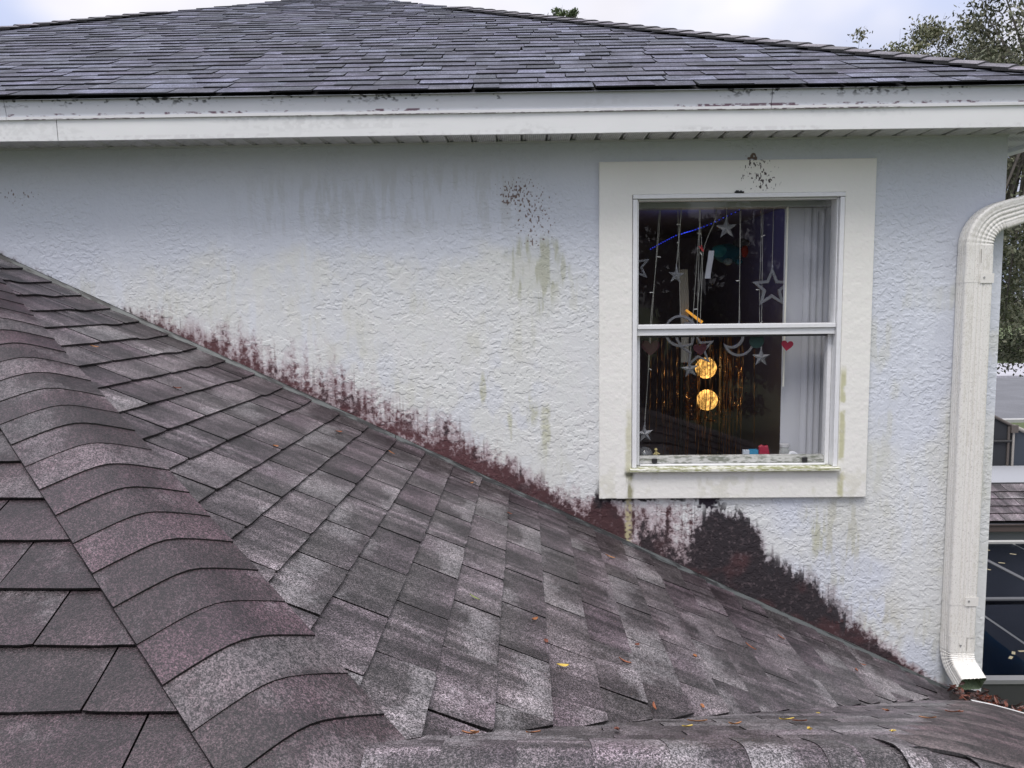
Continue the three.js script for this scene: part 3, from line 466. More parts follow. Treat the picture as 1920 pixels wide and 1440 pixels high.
{
  const win = new THREE.Group(); win.name = 'window'; win.position.set(-HP[0], -HP[1], -HP[2]); house.add(win); win.userData.label = 'white single-hung window with a dark room behind it';
  const b = (n, m, x0, x1, y0, y1, z0, z1, r = 0.0025) => sub(n, box(x0, x1, y0, y1, z0, z1, r), m, win);
  const F = -3.704, Bk = -3.815;
  b('jamb', frameMat, 0.4905, 0.511, -0.775, 0.4405, Bk, F); b('jamb', frameMat, 1.409, 1.4295, -0.775, 0.4405, Bk, F);
  b('head', frameMat, 0.4905, 1.4295, 0.442, 0.4602, Bk, F + 0.004); b('sill', sillMat, 0.478, 1.438, -0.7915, -0.7765, Bk, F + 0.022);
  // upper sash
  b('upper_sash', frameMat, 0.512, 0.5185, -0.118, 0.441, -3.765, -3.72); b('upper_sash', frameMat, 1.4015, 1.408, -0.118, 0.441, -3.765, -3.72); b('upper_sash', frameMat, 0.519, 1.401, 0.434, 0.441, -3.765, -3.72);
  b('meeting_rail', frameMat, 0.5125, 1.4075, -0.138, -0.118, -3.785, -3.712); b('meeting_rail', frameMat, 0.5125, 1.4075, -0.168, -0.1385, -3.790, -3.722);
  // lower sash, set further in
  b('lower_sash', frameMat, 0.512, 0.531, -0.774, -0.169, -3.80, -3.755); b('lower_sash', frameMat, 1.389, 1.408, -0.774, -0.169, -3.80, -3.755);
  b('lower_sash', std(C(0.05, 0.05, 0.055), 0.5), 0.5315, 1.3885, -0.178, -0.1685, -3.80, -3.757); b('bottom_rail', lowRail, 0.5315, 1.3885, -0.767, -0.733, -3.80, -3.760);
  b('lower_sash', frameMat, 0.5315, 1.3885, -0.7755, -0.7675, -3.80, -3.742);
  b('latch', blackPl, 0.589, 0.613, -0.762, -0.741, -3.7595, -3.750); b('latch', blackPl, 1.285, 1.309, -0.762, -0.741, -3.7595, -3.750);
  sub('pane', new THREE.PlaneGeometry(0.882, 0.552).translate(0.96, 0.158, -3.745), glass, win); sub('pane', new THREE.PlaneGeometry(0.857, 0.555).translate(0.96, -0.4555, -3.778), glass, win);
  sub('vent_cap', join(box(0.94, 0.982, 0.4625, 0.470, -3.711, -3.700, 0.003), box(0.946, 0.958, 0.469, 0.474, -3.709, -3.702), box(0.964, 0.972, 0.469, 0.473, -3.709, -3.702)), blackPl, win);
}
// room behind the window
{
  const room = new THREE.Group(); room.name = 'room'; room.position.set(-HP[0], -HP[1], -HP[2]); house.add(room);
  const dark = std(C(0.36, 0.38, 0.44), 0.9), b = (n, ...a) => sub(n, box(...a), n === 'floor' ? std(C(0.13, 0.075, 0.045), 0.6) : dark, room);
  b('inner_wall', 0.15, 1.949, -2.0, 0.65, -9.05, -9.0); b('inner_wall', 0.10, 0.148, -2.0, 0.65, -9.05, -3.932); b('inner_wall', 1.90, 1.949, -2.0, 0.65, -8.998, -3.932);
  b('floor', 0.15, 1.898, -2.05, -2.002, -8.998, -3.932); b('ceiling', 0.10, 1.949, 0.652, 0.69, -9.05, -3.932);
  sub('window_stool', box(0.44, 1.48, -0.815, -0.797, -3.96, -3.816, 0.003), std(C(0.30, 0.30, 0.31), 0.6), room);
}

// downspout
{
  const tex = makeTex(256, 1024, (u, v, o) => { const n = fbm(u * 30, v * 60, 4), st = fbm(u * 60, v * 8, 3), d = sst(0.50, 0.72, fbm(u * 60, v * 300, 3) * 0.5 + st * 0.5) * 0.35, k = sst(0.74, 0.82, vn(u * 150, v * 700)) * 0.35; o[0] = mix(mix(0.77, 0.48, d), 0.25, k); o[1] = mix(mix(0.75, 0.46, d), 0.24, k); o[2] = mix(mix(0.70, 0.37, d), 0.2, k); });
  const pm = std(0xffffff, 0.42, { map: tex }), inner = std(C(0.22, 0.28, 0.16), 0.7), joint = std(C(0.30, 0.28, 0.25), 0.7);
  const ds = new THREE.Group(); ds.name = 'downspout'; ds.position.set(-HP[0], -HP[1], -HP[2]); house.add(ds); ds.userData.label = 'white ribbed metal downspout with crimped elbows at the wall corner';
  const W = 0.060, Dp = 0.043, prof = [];   // half sizes
  { const face = (ax, ay, bx, by, nx, ny, ribs) => { const n = ribs * 8 + 4, L = Math.hypot(bx - ax, by - ay); for (let i = 0; i < n; i++) { const t = i / n, e = sst(0.13, 0.2, t) * sst(0.87, 0.8, t), h = -0.0032 * e * sst(-0.2, 0.55, Math.cos(2 * Math.PI * (t - 0.13) / 0.74 * ribs)); prof.push([mix(ax, bx, t) + nx * h, mix(ay, by, t) + ny * h]); } };
    const r = 0.010, cor = (cx, cy, a0) => { for (let i = 0; i < 3; i++) { const a = a0 + i / 3 * Math.PI / 2; prof.push([cx + r * Math.cos(a), cy + r * Math.sin(a)]); } };
    face(-W + r, Dp, W - r, Dp, 0, 1, 4); // front
    for (let i = 0; i < 3; i++) { const a = Math.PI / 2 - i / 3 * Math.PI / 2; prof.push([W - r + r * Math.cos(a), Dp - r + r * Math.sin(a)]); }
    face(W, Dp - r, W, -Dp + r, 1, 0, 3); for (let i = 0; i < 3; i++) { const a = -i / 3 * Math.PI / 2; prof.push([W - r + r * Math.cos(a), -Dp + r + r * Math.sin(a)]); }
    face(W - r, -Dp, -W + r, -Dp, 0, -1, 4); for (let i = 0; i < 3; i++) { const a = -Math.PI / 2 - i / 3 * Math.PI / 2; prof.push([-W + r + r * Math.cos(a), -Dp + r + r * Math.sin(a)]); }
    face(-W, -Dp + r, -W, Dp - r, -1, 0, 3); for (let i = 0; i < 3; i++) { const a = Math.PI - i / 3 * Math.PI / 2; prof.push([-W + r + r * Math.cos(a), Dp - r + r * Math.sin(a)]); } }
  const sweep = (frames, shift = 0) => {   // frames: {o, x, z, k(px,pz)->scale}
    const n = prof.length, pos = [], uv = [], idx = []; let len = 0;
    frames.forEach((f, j) => { if (j) len += f.o.distanceTo(frames[j - 1].o); for (let i = 0; i <= n; i++) { const p = prof[i % n], s = f.s * (f.c ? f.c(p) : 1); const v = f.o.clone().addScaledVector(f.x, p[0] * s).addScaledVector(f.z, p[1] * s); pos.push(v.x, v.y, v.z); uv.push(i / n, (len + shift) / 2.2); } });
    for (let j = 0; j + 1 < frames.length; j++) for (let i = 0; i < n; i++) { const a = j * (n + 1) + i, b = a + n + 1; idx.push(a, b, a + 1, a + 1, b, b + 1); }
    const g = new THREE.BufferGeometry(); g.setAttribute('position', new THREE.Float32BufferAttribute(pos, 3)); g.setAttribute('uv', new THREE.Float32BufferAttribute(uv, 2)); g.setIndex(idx); g.computeVertexNormals(); return g;
  };
  const V = (x, y, z) => new THREE.Vector3(x, y, z), cx = 2.000, cz = -3.682, X = V(1, 0, 0), Z = V(0, 0, 1);
  sub('pipe', sweep([0.175, -0.6, -1.566].map((y) => ({ o: V(cx, y, cz), x: X, z: Z, s: 1 }))), pm, ds);
  // crimped bend in the wall plane, from vertical to running right
  const bendUp = []; const RB = 0.135, th1 = 74 * RAD, N1 = 72;
  bendUp.push({ o: V(cx, 0.135, cz), x: X, z: Z, s: 0.955 });
  for (let i = 0; i <= N1; i++) { const t = i / N1, th = t * th1, crimp = 0.5 - 0.5 * Math.cos(t * 9 * 2 * Math.PI), w = sst(0, 0.06, t) * sst(1, 0.94, t);
    bendUp.push({ o: V(cx + RB * (1 - Math.cos(th)), 0.215 + RB * Math.sin(th), cz), x: V(Math.cos(th), -Math.sin(th), 0), z: Z, s: 1.0, c: (p) => 1 - 0.05 * w * crimp * sst(-W, W, p[0]) - 0.012 * w * crimp }); }
  const e1 = bendUp[bendUp.length - 1], dir = V(Math.sin(th1), Math.cos(th1), 0); bendUp.push({ ...e1, o: e1.o.clone().addScaledVector(dir, 0.05), c: null, s: 1.0 });
  sub('elbow', sweep(bendUp, 0.4), pm, ds);
  const e2 = e1.o.clone().addScaledVector(dir, 0.03); sub('pipe', sweep([0, 0.2, 0.30].map((d) => ({ o: e2.clone().addScaledVector(dir, d), x: e1.x, z: Z, s: 0.96 }))), pm, ds);
  { const fr = [], e3 = e2.clone().addScaledVector(dir, 0.28); for (let i = 0; i <= 30; i++) { const t = i / 30, th = th1 * (1 - t), crimp = 0.5 - 0.5 * Math.cos(t * 9 * 2 * Math.PI); const c = e3.clone().add(V(-Math.cos(th1), Math.sin(th1), 0).multiplyScalar(0.11)); fr.push({ o: c.clone().add(V(Math.cos(th), -Math.sin(th), 0).multiplyScalar(0.11)), x: V(Math.cos(th), -Math.sin(th), 0), z: Z, s: 1 - 0.02 * crimp }); } const l = fr[30]; fr.push({ ...l, o: V(l.o.x, 0.705, l.o.z) }); sub('elbow', sweep(fr), pm, ds); }
  // bottom kick-out towards the roof
  const out = V(0.10, 0, 1).normalize(), perp = V(1, 0, -0.10).normalize(), low = []; const R2 = 0.095, th2 = 60 * RAD, y0 = -1.635, N2 = 60;
  low.push({ o: V(cx, -1.558, cz), x: perp, z: out, s: 1.03 }, { o: V(cx, -1.628, cz), x: perp, z: out, s: 1.035 });
  for (let i = 0; i <= N2; i++) { const t = i / N2, th = t * th2, crimp = 0.5 - 0.5 * Math.cos(t * 7 * 2 * Math.PI), w = sst(0, 0.05, t) * sst(1, 0.9, t);
    low.push({ o: V(cx, y0, cz).addScaledVector(out, R2 * (1 - Math.cos(th))).add(V(0, -R2 * Math.sin(th), 0)), x: perp, z: out.clone().multiplyScalar(Math.cos(th)).add(V(0, Math.sin(th), 0)), s: 1.03 - 0.03 * t, c: (p) => 1 - 0.04 * w * crimp * (0.4 + 0.6 * sst(-Dp, Dp, p[1])) }); }
  const l1 = low[low.length - 1], d2 = out.clone().multiplyScalar(Math.sin(th2)).add(V(0, -Math.cos(th2), 0)); for (const d of [0.03, 0.075]) low.push({ ...l1, o: l1.o.clone().addScaledVector(d2, d), c: null });
  sub('elbow', sweep(low, 1.2), pm, ds).userData.label = 'crimped outlet elbow turned out over the roof';
  sub('outlet_lining', sweep(low.slice(-14).map((f) => ({ ...f, s: f.s * 0.965 }))), inner, ds);
  // straps with their screws
  for (const y of [0.073, -1.394]) {
    const g = sweep([y + 0.018, y - 0.018].map((q) => ({ o: V(cx, q, cz), x: X, z: Z, s: 1.022 }))); const st = sub('strap', g, pm, ds);
    sub('strap_tab', box(cx + 0.002, cx + 0.062, y - 0.021, y + 0.021, cz + Dp + 0.001, cz + Dp + 0.0035), pm, st); sub('screw', rod([cx + 0.018, y + 0.004, cz + Dp + 0.002], [cx + 0.018, y + 0.004, cz + Dp + 0.007], 0.0045), std(C(0.5, 0.5, 0.5), 0.35, { metalness: 0.7 }), st);
  }
  sub('screw', rod([cx - 0.01, -1.60, cz + Dp + 0.001], [cx - 0.01, -1.60, cz + Dp + 0.006], 0.0045), std(C(0.5, 0.5, 0.5), 0.35, { metalness: 0.7 }), ds);
  sub('seam', join(box(cx + 0.019, cx + 0.0205, -1.628, -1.566, cz + Dp * 1.03 - 0.001, cz + Dp * 1.03 + 0.001), box(cx + 0.003, cx + 0.0045, 0.14, 0.2, cz + Dp - 0.001, cz + Dp + 0.001)), joint, ds);
}

// ------------------------------------------------------------------ things seen through the window
const clear = new THREE.MeshPhysicalMaterial({ color: C(0.32, 0.33, 0.36), roughness: 0.22, transmission: 0.5, thickness: 0, side: THREE.DoubleSide }), silver = std(C(0.27, 0.28, 0.30), 0.3, { metalness: 0.35 });
const wireMat = std(C(0.33, 0.33, 0.30), 0.5), bulbMat = std(C(0.78, 0.78, 0.74), 0.3);
function solidStar(r, rot = 0) { const pos = [], pt = (i) => { const a = Math.PI / 2 + i * Math.PI / 5 + rot, q = i % 2 ? r * 0.40 : r; return [q * Math.cos(a), q * Math.sin(a), 0]; }; for (let i = 0; i < 10; i++) for (const z of [0.3, -0.3]) pos.push(...pt(i), ...pt(i + 1), 0, 0, r * z); const g = new THREE.BufferGeometry(); g.setAttribute('position', new THREE.Float32BufferAttribute(pos, 3)); g.computeVertexNormals(); g.setAttribute('uv', new THREE.Float32BufferAttribute(new Float32Array(pos.length / 3 * 2), 2)); return g; }
function openStar(r, th, rot = 0) { const S = (k) => Array.from({ length: 10 }, (_, i) => { const a = Math.PI / 2 + i * Math.PI / 5 + rot, q = (i % 2 ? r * 0.44 : r) * k; return new THREE.Vector2(q * Math.cos(a), q * Math.sin(a)); }); const s = new THREE.Shape(S(1)); s.holes.push(new THREE.Path(S(1 - th))); const g = new THREE.ExtrudeGeometry(s, { depth: 0.006, bevelEnabled: true, bevelSize: 0.002, bevelThickness: 0.003, bevelSegments: 1 }); g.translate(0, 0, -0.003); return g; }
function moonGeo(r, rot) { const s = new THREE.Shape(), a = 0.75; s.absarc(0, 0, r, a, 2 * Math.PI - a, false); s.absarc(r * 0.62, 0, r * 0.70, 2 * Math.PI - 1.38, 1.38, true); const h = new THREE.Path(), k = 0.80; h.absarc(-r * 0.035, 0, r * 0.86, a + 0.35, 2 * Math.PI - a - 0.35, false); h.absarc(r * 0.56, 0, r * 0.80, 2 * Math.PI - 1.75, 1.75, true); s.holes.push(h); const g = new THREE.ExtrudeGeometry(s, { depth: 0.006, bevelEnabled: true, bevelSize: 0.0015, bevelThickness: 0.002, bevelSegments: 1, curveSegments: 24 }); g.rotateZ(rot); return g; }
const HZ = -3.90;
function hang(name, geoFn, x, y, top, label, category, mat, xTop = x, z = HZ) {   // an ornament on its wire, hung from the blind's rail
  const t = thing(name, label, category, [x, y, z], 'ornaments hanging in the window'); sub(category === 'moon' ? 'moon' : 'star', geoFn(), mat, t);
  sub('wire', rod([0, top, 0], [xTop - x, 0.425 - y, 0], 0.0014, 0.0014, 5), wireMat, t); sub('hook', rod([0, top - 0.012, 0], [0, top + 0.012, 0], 0.005, 0.003, 6), silver, t); return t;
}
hang('star_ornament', () => openStar(0.098, 0.30), 1.172, 0.043, 0.098, 'large open outline star hanging beside the blind wand', 'star', clear);
hang('star_ornament', () => solidStar(0.052, 0.05), 0.954, 0.325, 0.05, 'silver faceted star hanging highest, under the rail', 'star', silver);
hang('star_ornament', () => solidStar(0.041, -0.1), 0.721, 0.108, 0.04, 'silver faceted star hanging in front of the pale cloth strip', 'star', silver, 0.742);
hang('star_ornament', () => openStar(0.075, 0.30, 0.2), 0.528, 0.150, 0.075, 'open outline star half hidden by the window jamb', 'star', clear, 0.53);
hang('moon_ornament', () => moonGeo(0.075, -0.5), 0.742, -0.155, 0.078, 'clear outline crescent moon in front of the pale cloth strip', 'moon', clear, 0.725);
hang('moon_ornament', () => moonGeo(0.072, Math.PI - 0.6), 1.020, -0.205, 0.085, 'clear outline crescent moon hanging alone above the curtain strands', 'moon', clear, 1.02);
hang('star_ornament', () => openStar(0.088, 0.22, 0.15), 0.822, -0.243, 0.09, 'open outline star overlapping the moon above the lit globes', 'star', clear, 0.83);
hang('star_ornament', () => solidStar(0.044, 0.12), 0.790, -0.337, 0.045, 'silver faceted star hanging in front of the upper lit globe', 'star', silver, 0.832);
hang('star_ornament', () => solidStar(0.046, 0), 1.128, -0.285, 0.046, 'silver faceted star hanging below the meeting rail beside the wand', 'star', silver, 1.123);
hang('star_ornament', () => solidStar(0.044, 0.1), 0.576, -0.648, 0.044, 'silver faceted star hanging just above the sill figurines', 'star', silver, 0.64);
function lightString(pts, bulbs, label) {
  const t = thing('light_string', label, 'fairy lights', [pts[0][0], pts[0][1], HZ - 0.012], 'fairy light strings in the window'), o = pts[0]; const cv = new THREE.CatmullRomCurve3(pts.map((p) => new THREE.Vector3(p[0] - o[0], p[1] - o[1], 0.004 * Math.sin(p[1] * 40))));
  sub('wire', new THREE.TubeGeometry(cv, 40, 0.0015, 5), wireMat, t); for (const [k, a] of bulbs) { const p = cv.getPoint(k), d = [Math.cos(a) * 0.018, Math.sin(a) * 0.018, 0.004]; sub('bulb', rod([p.x, p.y, p.z], [p.x + d[0], p.y + d[1], p.z + d[2]], 0.0024, 0.0024, 6), bulbMat, t); }
}
lightString([[0.648, 0.42], [0.636, 0.25], [0.622, 0.10], [0.602, -0.114], [0.59, -0.4], [0.577, -0.58]], [[0.27, -0.2], [0.47, Math.PI], [0.62, Math.PI], [0.75, -0.5]], 'single wire light string running down to the lowest star');
lightString([[0.746, 0.42], [0.738, 0.30], [0.729, 0.20], [0.72, 0.13]], [[0.2, Math.PI], [0.5, 2.0]], 'short light string above the star by the pale cloth strip');
lightString([[0.829, 0.42], [0.836, 0.32], [0.842, 0.222], [0.838, 0.1], [0.828, -0.02], [0.826, -0.12], [0.83, -0.24]], [[0.2, 2.9], [0.36, 2.2], [0.72, Math.PI], [0.86, 0.1]], 'doubled light string tied with a red clip');
lightString([[0.910, 0.42], [0.90, 0.36], [0.868, 0.28], [0.850, 0.222], [0.846, 0.1], [0.842, -0.02], [0.838, -0.12]], [[0.5, 2.4]], 'slanting light string gathered into the red clip');
lightString([[1.019, 0.42], [1.021, 0.2], [1.022, 0.05], [1.026, -0.112]], [[0.6, Math.PI]], 'straight light string down to the lone crescent moon');
lightString([[1.119, 0.42], [1.121, 0.25], [1.117, 0.05], [1.12, -0.1], [1.126, -0.23]], [[0.2, 0.4], [0.52, Math.PI], [0.8, 0.9]], 'light string passing behind the left tip of the large open star');
single('clip', join(rod([0, 0, 0], [-0.022, 0.026, 0], 0.004, 0.002), rod([0, 0, 0], [-0.010, 0.03, 0], 0.004, 0.002)), std(C(0.45, 0.03, 0.03), 0.4), 'small red clip holding two light strings together', 'clip', [0.846, 0.218, HZ + 0.004]);
single('hang_tag', (() => { const g = new THREE.PlaneGeometry(0.026, 0.13, 2, 6), p = g.attributes.position; for (let i = 0; i < p.count; i++) { const y = p.getY(i); p.setX(i, p.getX(i) + 0.12 * y); p.setZ(i, 0.006 * Math.sin(y * 40)); } g.computeVertexNormals(); return g; })(), std(C(0.42, 0.43, 0.47), 0.7), 'crumpled grey paper tag hanging below the red clip', 'tag', [0.884, 0.158, -3.93]);
{ // vertical blind drawn to the right
  const t = thing('vertical_blind', 'white vertical blind drawn aside with its long wand', 'blind', [1.33, -0.755, -3.87]), o = [-1.33, 0.755, 3.87];
  const vinyl = new THREE.MeshPhysicalMaterial({ color: C(0.46, 0.47, 0.50), roughness: 0.6, transmission: 0.06, thickness: 0, side: THREE.DoubleSide });
  const T = (g) => g.translate(...o); sub('headrail', T(box(0.517, 1.43, 0.415, 0.460, -3.935, -3.84, 0.003)), std(C(0.30, 0.32, 0.31), 0.5), t);
  const slat = (x, a, w = 0.089) => { const n = 6, g = new THREE.PlaneGeometry(w, 1.165, n, 1), p = g.attributes.position; for (let i = 0; i < p.count; i++) p.setZ(i, 0.006 * (1 - (p.getX(i) / w * 2) ** 2)); g.computeVertexNormals(); g.rotateY(a); g.translate(x, -0.17, -3.888); sub('slat', T(g), vinyl, t); };
  slat(1.268, -0.10); for (let k = 0; k < 9; k++) slat(1.318 + k * 0.0150, k % 2 ? -1.3 : -0.72, 0.042);
  sub('wand', T(rod([1.2235, 0.42, -3.853], [1.221, -0.42, -3.853], 0.0048, 0.0052, 8)), std(C(0.72, 0.71, 0.62), 0.35), t);
}
{ // lamp with two glowing globes deeper in the room
  const t = thing('floor_lamp', 'floor lamp with two glowing amber globes behind the strand curtain', 'lamp', [1.155, -2.0, -5.2]);
  sub('stem', join(rod([0.10, 0.02, -0.02], [0.10, 1.72, -0.02], 0.011), rod([0, 0, 0], [0, 0.02, 0], 0.14, 0.13, 20).translate(0.10, 0, -0.02), rod([0.10, 1.558, -0.02], [0.0, 1.558, 0], 0.008), rod([0.10, 1.352, -0.02], [0.01, 1.352, 0], 0.008)), std(C(0.05, 0.045, 0.04), 0.4, { metalness: 0.6 }), t);
  const em = makeTex(256, 128, (u, v, o) => { const k = 0.35 + 0.65 * sst(0.35, 0.65, fbm(u * 26, v * 15, 4)); o[0] = k; o[1] = k; o[2] = k; });
  const gm = std(C(0.7, 0.55, 0.3), 0.5, { emissive: C(1.0, 0.52, 0.12), emissiveMap: em, emissiveIntensity: 1.15 });
  for (const [x, y] of [[0.0, 1.557], [0.01, 1.351]]) { sub('globe', new THREE.SphereGeometry(0.067, 24, 16).translate(x, y, 0), gm, t); const p = new THREE.PointLight(C(1, 0.62, 0.25), 0.09, 0, 2); p.position.set(x, y, 0); p.castShadow = true; t.add(p); }
}
{ // strand curtain catching the lamp light
  const R = rng(55), t = thing('strand_curtain', 'glittering foil strand curtain hanging in front of the lamp', 'curtain', [1.0, -0.95, -4.95]), gs = [];
  for (let i = 0; i < 46; i++) { const x = 0.10 + 0.30 * (R() + R() + R() - 1.5), L = 0.5 + 0.5 * R(), g = new THREE.PlaneGeometry(0.0035 + 0.003 * R(), L, 1, 14), p = g.attributes.position, ph = R() * 9; for (let k = 0; k < p.count; k++) { const y = p.getY(k), a = y * 16 + ph, q = p.getX(k); p.setX(k, q * Math.cos(a) + 0.004 * Math.sin(y * 5 + ph)); p.setZ(k, q * Math.sin(a) + 0.03 * Math.sin(ph)); } g.computeVertexNormals(); g.translate(x, 0.72 - L / 2, 0); gs.push(g); }
  const s = sub('strands', mergeGeometries(gs), std(C(0.50, 0.30, 0.14), 0.32, { metalness: 0.9 }), t); s.userData.kind = 'stuff'; sub('rail', rod([-0.45, 0.72, 0], [0.46, 0.72, 0], 0.005), std(C(0.03, 0.03, 0.03), 0.5), t);
  const gl = []; for (let i = 0; i < 1100; i++) { const a = R() * 6.28, r = 0.03 + 0.15 * Math.sqrt(R()) + 0.05 * R(), g = new THREE.PlaneGeometry(0.005, 0.005); g.rotateX(R() * 6); g.rotateY(R() * 6); g.translate(0.13 + r * Math.cos(a), 0.41 + 1.15 * r * Math.sin(a), 0.02 * R()); gl.push(g); }
  const q = sub('glitter', mergeGeometries(gl), std(C(0.75, 0.42, 0.20), 0.3, { metalness: 0.8 }), t); q.userData.kind = 'stuff';
}
{ const R = rng(8); const t = thing('led_strip', 'string of tiny blue lights sloping across the dark room', 'lights', [1.2, 0.45, -6.05]); const gs = []; const P = [[0.93, 0.36], [1.1, 0.45], [1.33, 0.52], [1.66, 0.67]]; for (let i = 0; i < 34; i++) { const u = i / 34 * 3, k = Math.min(2, Math.floor(u)), f = u - k; gs.push(new THREE.SphereGeometry(0.0042, 6, 5).translate(mix(P[k][0], P[k + 1][0], f) - 1.2, mix(P[k][1], P[k + 1][1], f) - 0.45 + 0.004 * R(), 0)); }
  const s = sub('bulbs', mergeGeometries(gs), std(C(0.02, 0.03, 0.2), 0.4, { emissive: C(0.04, 0.07, 1), emissiveIntensity: 0.45 }), t); s.userData.kind = 'stuff'; sub('cord', new THREE.TubeGeometry(new THREE.CatmullRomCurve3(P.map((p) => new THREE.Vector3(p[0] - 1.2, p[1] - 0.45, -0.006))), 24, 0.003, 5), std(C(0.02, 0.02, 0.06), 0.5), t);
  const l = new THREE.PointLight(C(0.1, 0.2, 1), 0.05, 0, 2); l.position.set(0, 0.0, 0.03); t.add(l); }
{ const t = thing('bedpost', 'dark bedpost with a pale cloth strip draped on it', 'post', [0.893, -2.0, -4.62]); sub('post', join(rod([0, 0, -0.02], [0, 2.12, -0.02], 0.016, 0.012, 10), new THREE.SphereGeometry(0.02, 10, 8).translate(0, 2.13, -0.02)), std(C(0.03, 0.025, 0.02), 0.6), t);
  const g = new THREE.PlaneGeometry(0.046, 0.52, 6, 16), p = g.attributes.position; for (let i = 0; i < p.count; i++) { const x = p.getX(i), y = p.getY(i); p.setX(i, x * (1 + 0.10 * Math.sin(y * 17)) + 0.03 * (0.26 - y)); p.setZ(i, 0.006 * Math.sin(x * 260 + y * 6)); } g.computeVertexNormals(); g.translate(0, 1.90, 0.012); sub('cloth', g, std(C(0.62, 0.60, 0.52), 0.85), t); }
single('wooden_stick', rod([0, 0, 0], [0.09, -0.07, 0], 0.006, 0.009, 8), std(C(0.75, 0.35, 0.06), 0.5, { emissive: C(1, 0.45, 0.06), emissiveIntensity: 0.45 }), 'slanting wooden stick leaning on the bedpost, its lamplit amber painted in as glow', 'stick', [0.903, -0.065, -4.58]);  // no light source: the lamplight on the wood is put in as emission
{ // blue soft toy high up in the room
  const t = thing('plush_toy', 'blue soft toy hanging in the dark behind the highest star', 'plush toy', [1.16, 0.25, -4.7]); const e = (n, sx, sy, sz, x, y, z, c) => { const g = new THREE.SphereGeometry(1, 16, 12), p = g.attributes.position; for (let i = 0; i < p.count; i++) { const k = 1 + 0.12 * (vn(p.getX(i) * 3 + x * 40, p.getY(i) * 3 + p.getZ(i)) - 0.5); p.setXYZ(i, p.getX(i) * sx * k, p.getY(i) * sy * k, p.getZ(i) * sz * k); } g.computeVertexNormals(); g.translate(x, y, z); sub(n, g, std(c, 0.95), t); };
  e('body', 0.085, 0.055, 0.06, 0.0, 0.0, 0, C(0.02, 0.10, 0.16)); e('head', 0.045, 0.035, 0.04, -0.055, 0.012, 0.03, C(0.03, 0.22, 0.27)); e('arm', 0.05, 0.028, 0.03, 0.07, 0.055, 0.02, C(0.09, 0.09, 0.11)); e('foot', 0.025, 0.02, 0.025, -0.01, -0.048, 0.045, C(0.25, 0.33, 0.38)); e('foot', 0.022, 0.018, 0.025, 0.05, -0.05, 0.045, C(0.03, 0.14, 0.22)); e('scarf', 0.02, 0.035, 0.025, 0.085, 0.01, 0.035, C(0.35, 0.04, 0.03)); }
// heart stickers on the lower pane
function heart(r) { const s = new THREE.Shape(); s.moveTo(0, -r); s.bezierCurveTo(-r * 0.5, -r * 0.5, -r * 1.15, -r * 0.1, -r * 1.05, r * 0.4); s.bezierCurveTo(-r * 0.95, r * 0.95, -r * 0.25, r * 0.95, 0, r * 0.42); s.bezierCurveTo(r * 0.25, r * 0.95, r * 0.95, r * 0.95, r * 1.05, r * 0.4); s.bezierCurveTo(r * 1.15, -r * 0.1, r * 0.5, -r * 0.5, 0, -r); return new THREE.ExtrudeGeometry(s, { depth: 0.0015, bevelEnabled: false }); }
single('heart_sticker', heart(0.026).rotateZ(-0.12), std(C(0.42, 0.02, 0.06), 0.5), 'red heart sticker on the pane in front of the blind', 'sticker', [1.216, -0.222, -3.7935]);
single('heart_sticker', heart(0.03).rotateZ(0.1), std(C(0.07, 0.008, 0.018), 0.6), 'dark red heart sticker low on the pane by the moon', 'sticker', [0.815, -0.235, -3.7935]);
single('heart_sticker', heart(0.04), std(C(0.05, 0.008, 0.014), 0.7), 'faint maroon heart sticker beside the single wire light string', 'sticker', [0.585, -0.225, -3.7935]);
single('round_sticker', new THREE.CylinderGeometry(0.034, 0.034, 0.0012, 24).rotateX(Math.PI / 2), std(C(0.012, 0.05, 0.045), 0.6), 'dark green round sticker beside the lone crescent moon', 'sticker', [1.075, -0.20, -3.7935]);
// on the window stool
const SY = -0.797;
{ const t = thing('book', 'small blue and white picture book standing on the sill', 'book', [1.08, SY, -3.885]); sub('pages', box(-0.034, -0.005, 0, 0.068, -0.014, 0.008), std(C(0.45, 0.50, 0.56), 0.7), t); sub('cover', join(box(-0.0045, 0.037, 0, 0.070, 0.004, 0.009), box(-0.0045, 0.037, 0, 0.070, -0.018, -0.013)), std(C(0.03, 0.22, 0.38), 0.5), t); sub('knob', new THREE.SphereGeometry(0.010, 10, 8).translate(0.010, 0.010, 0.02), std(C(0.12, 0.13, 0.15), 0.4), t); }
single('red_box', (() => { const s = new THREE.Shape(); s.moveTo(-0.022, 0); s.lineTo(0.030, 0); s.lineTo(0.024, 0.04); s.lineTo(0.014, 0.085); s.lineTo(0.002, 0.082); s.lineTo(-0.012, 0.088); s.lineTo(-0.024, 0.080); s.lineTo(-0.025, 0.05); s.closePath(); return new THREE.ExtrudeGeometry(s, { depth: 0.02, bevelEnabled: true, bevelSize: 0.002, bevelThickness: 0.002, bevelSegments: 1 }); })(), std(C(0.30, 0.012, 0.04), 0.5), 'crimson torn cardboard piece standing on the sill', 'cardboard', [1.148, SY + 0.002, -3.90]);
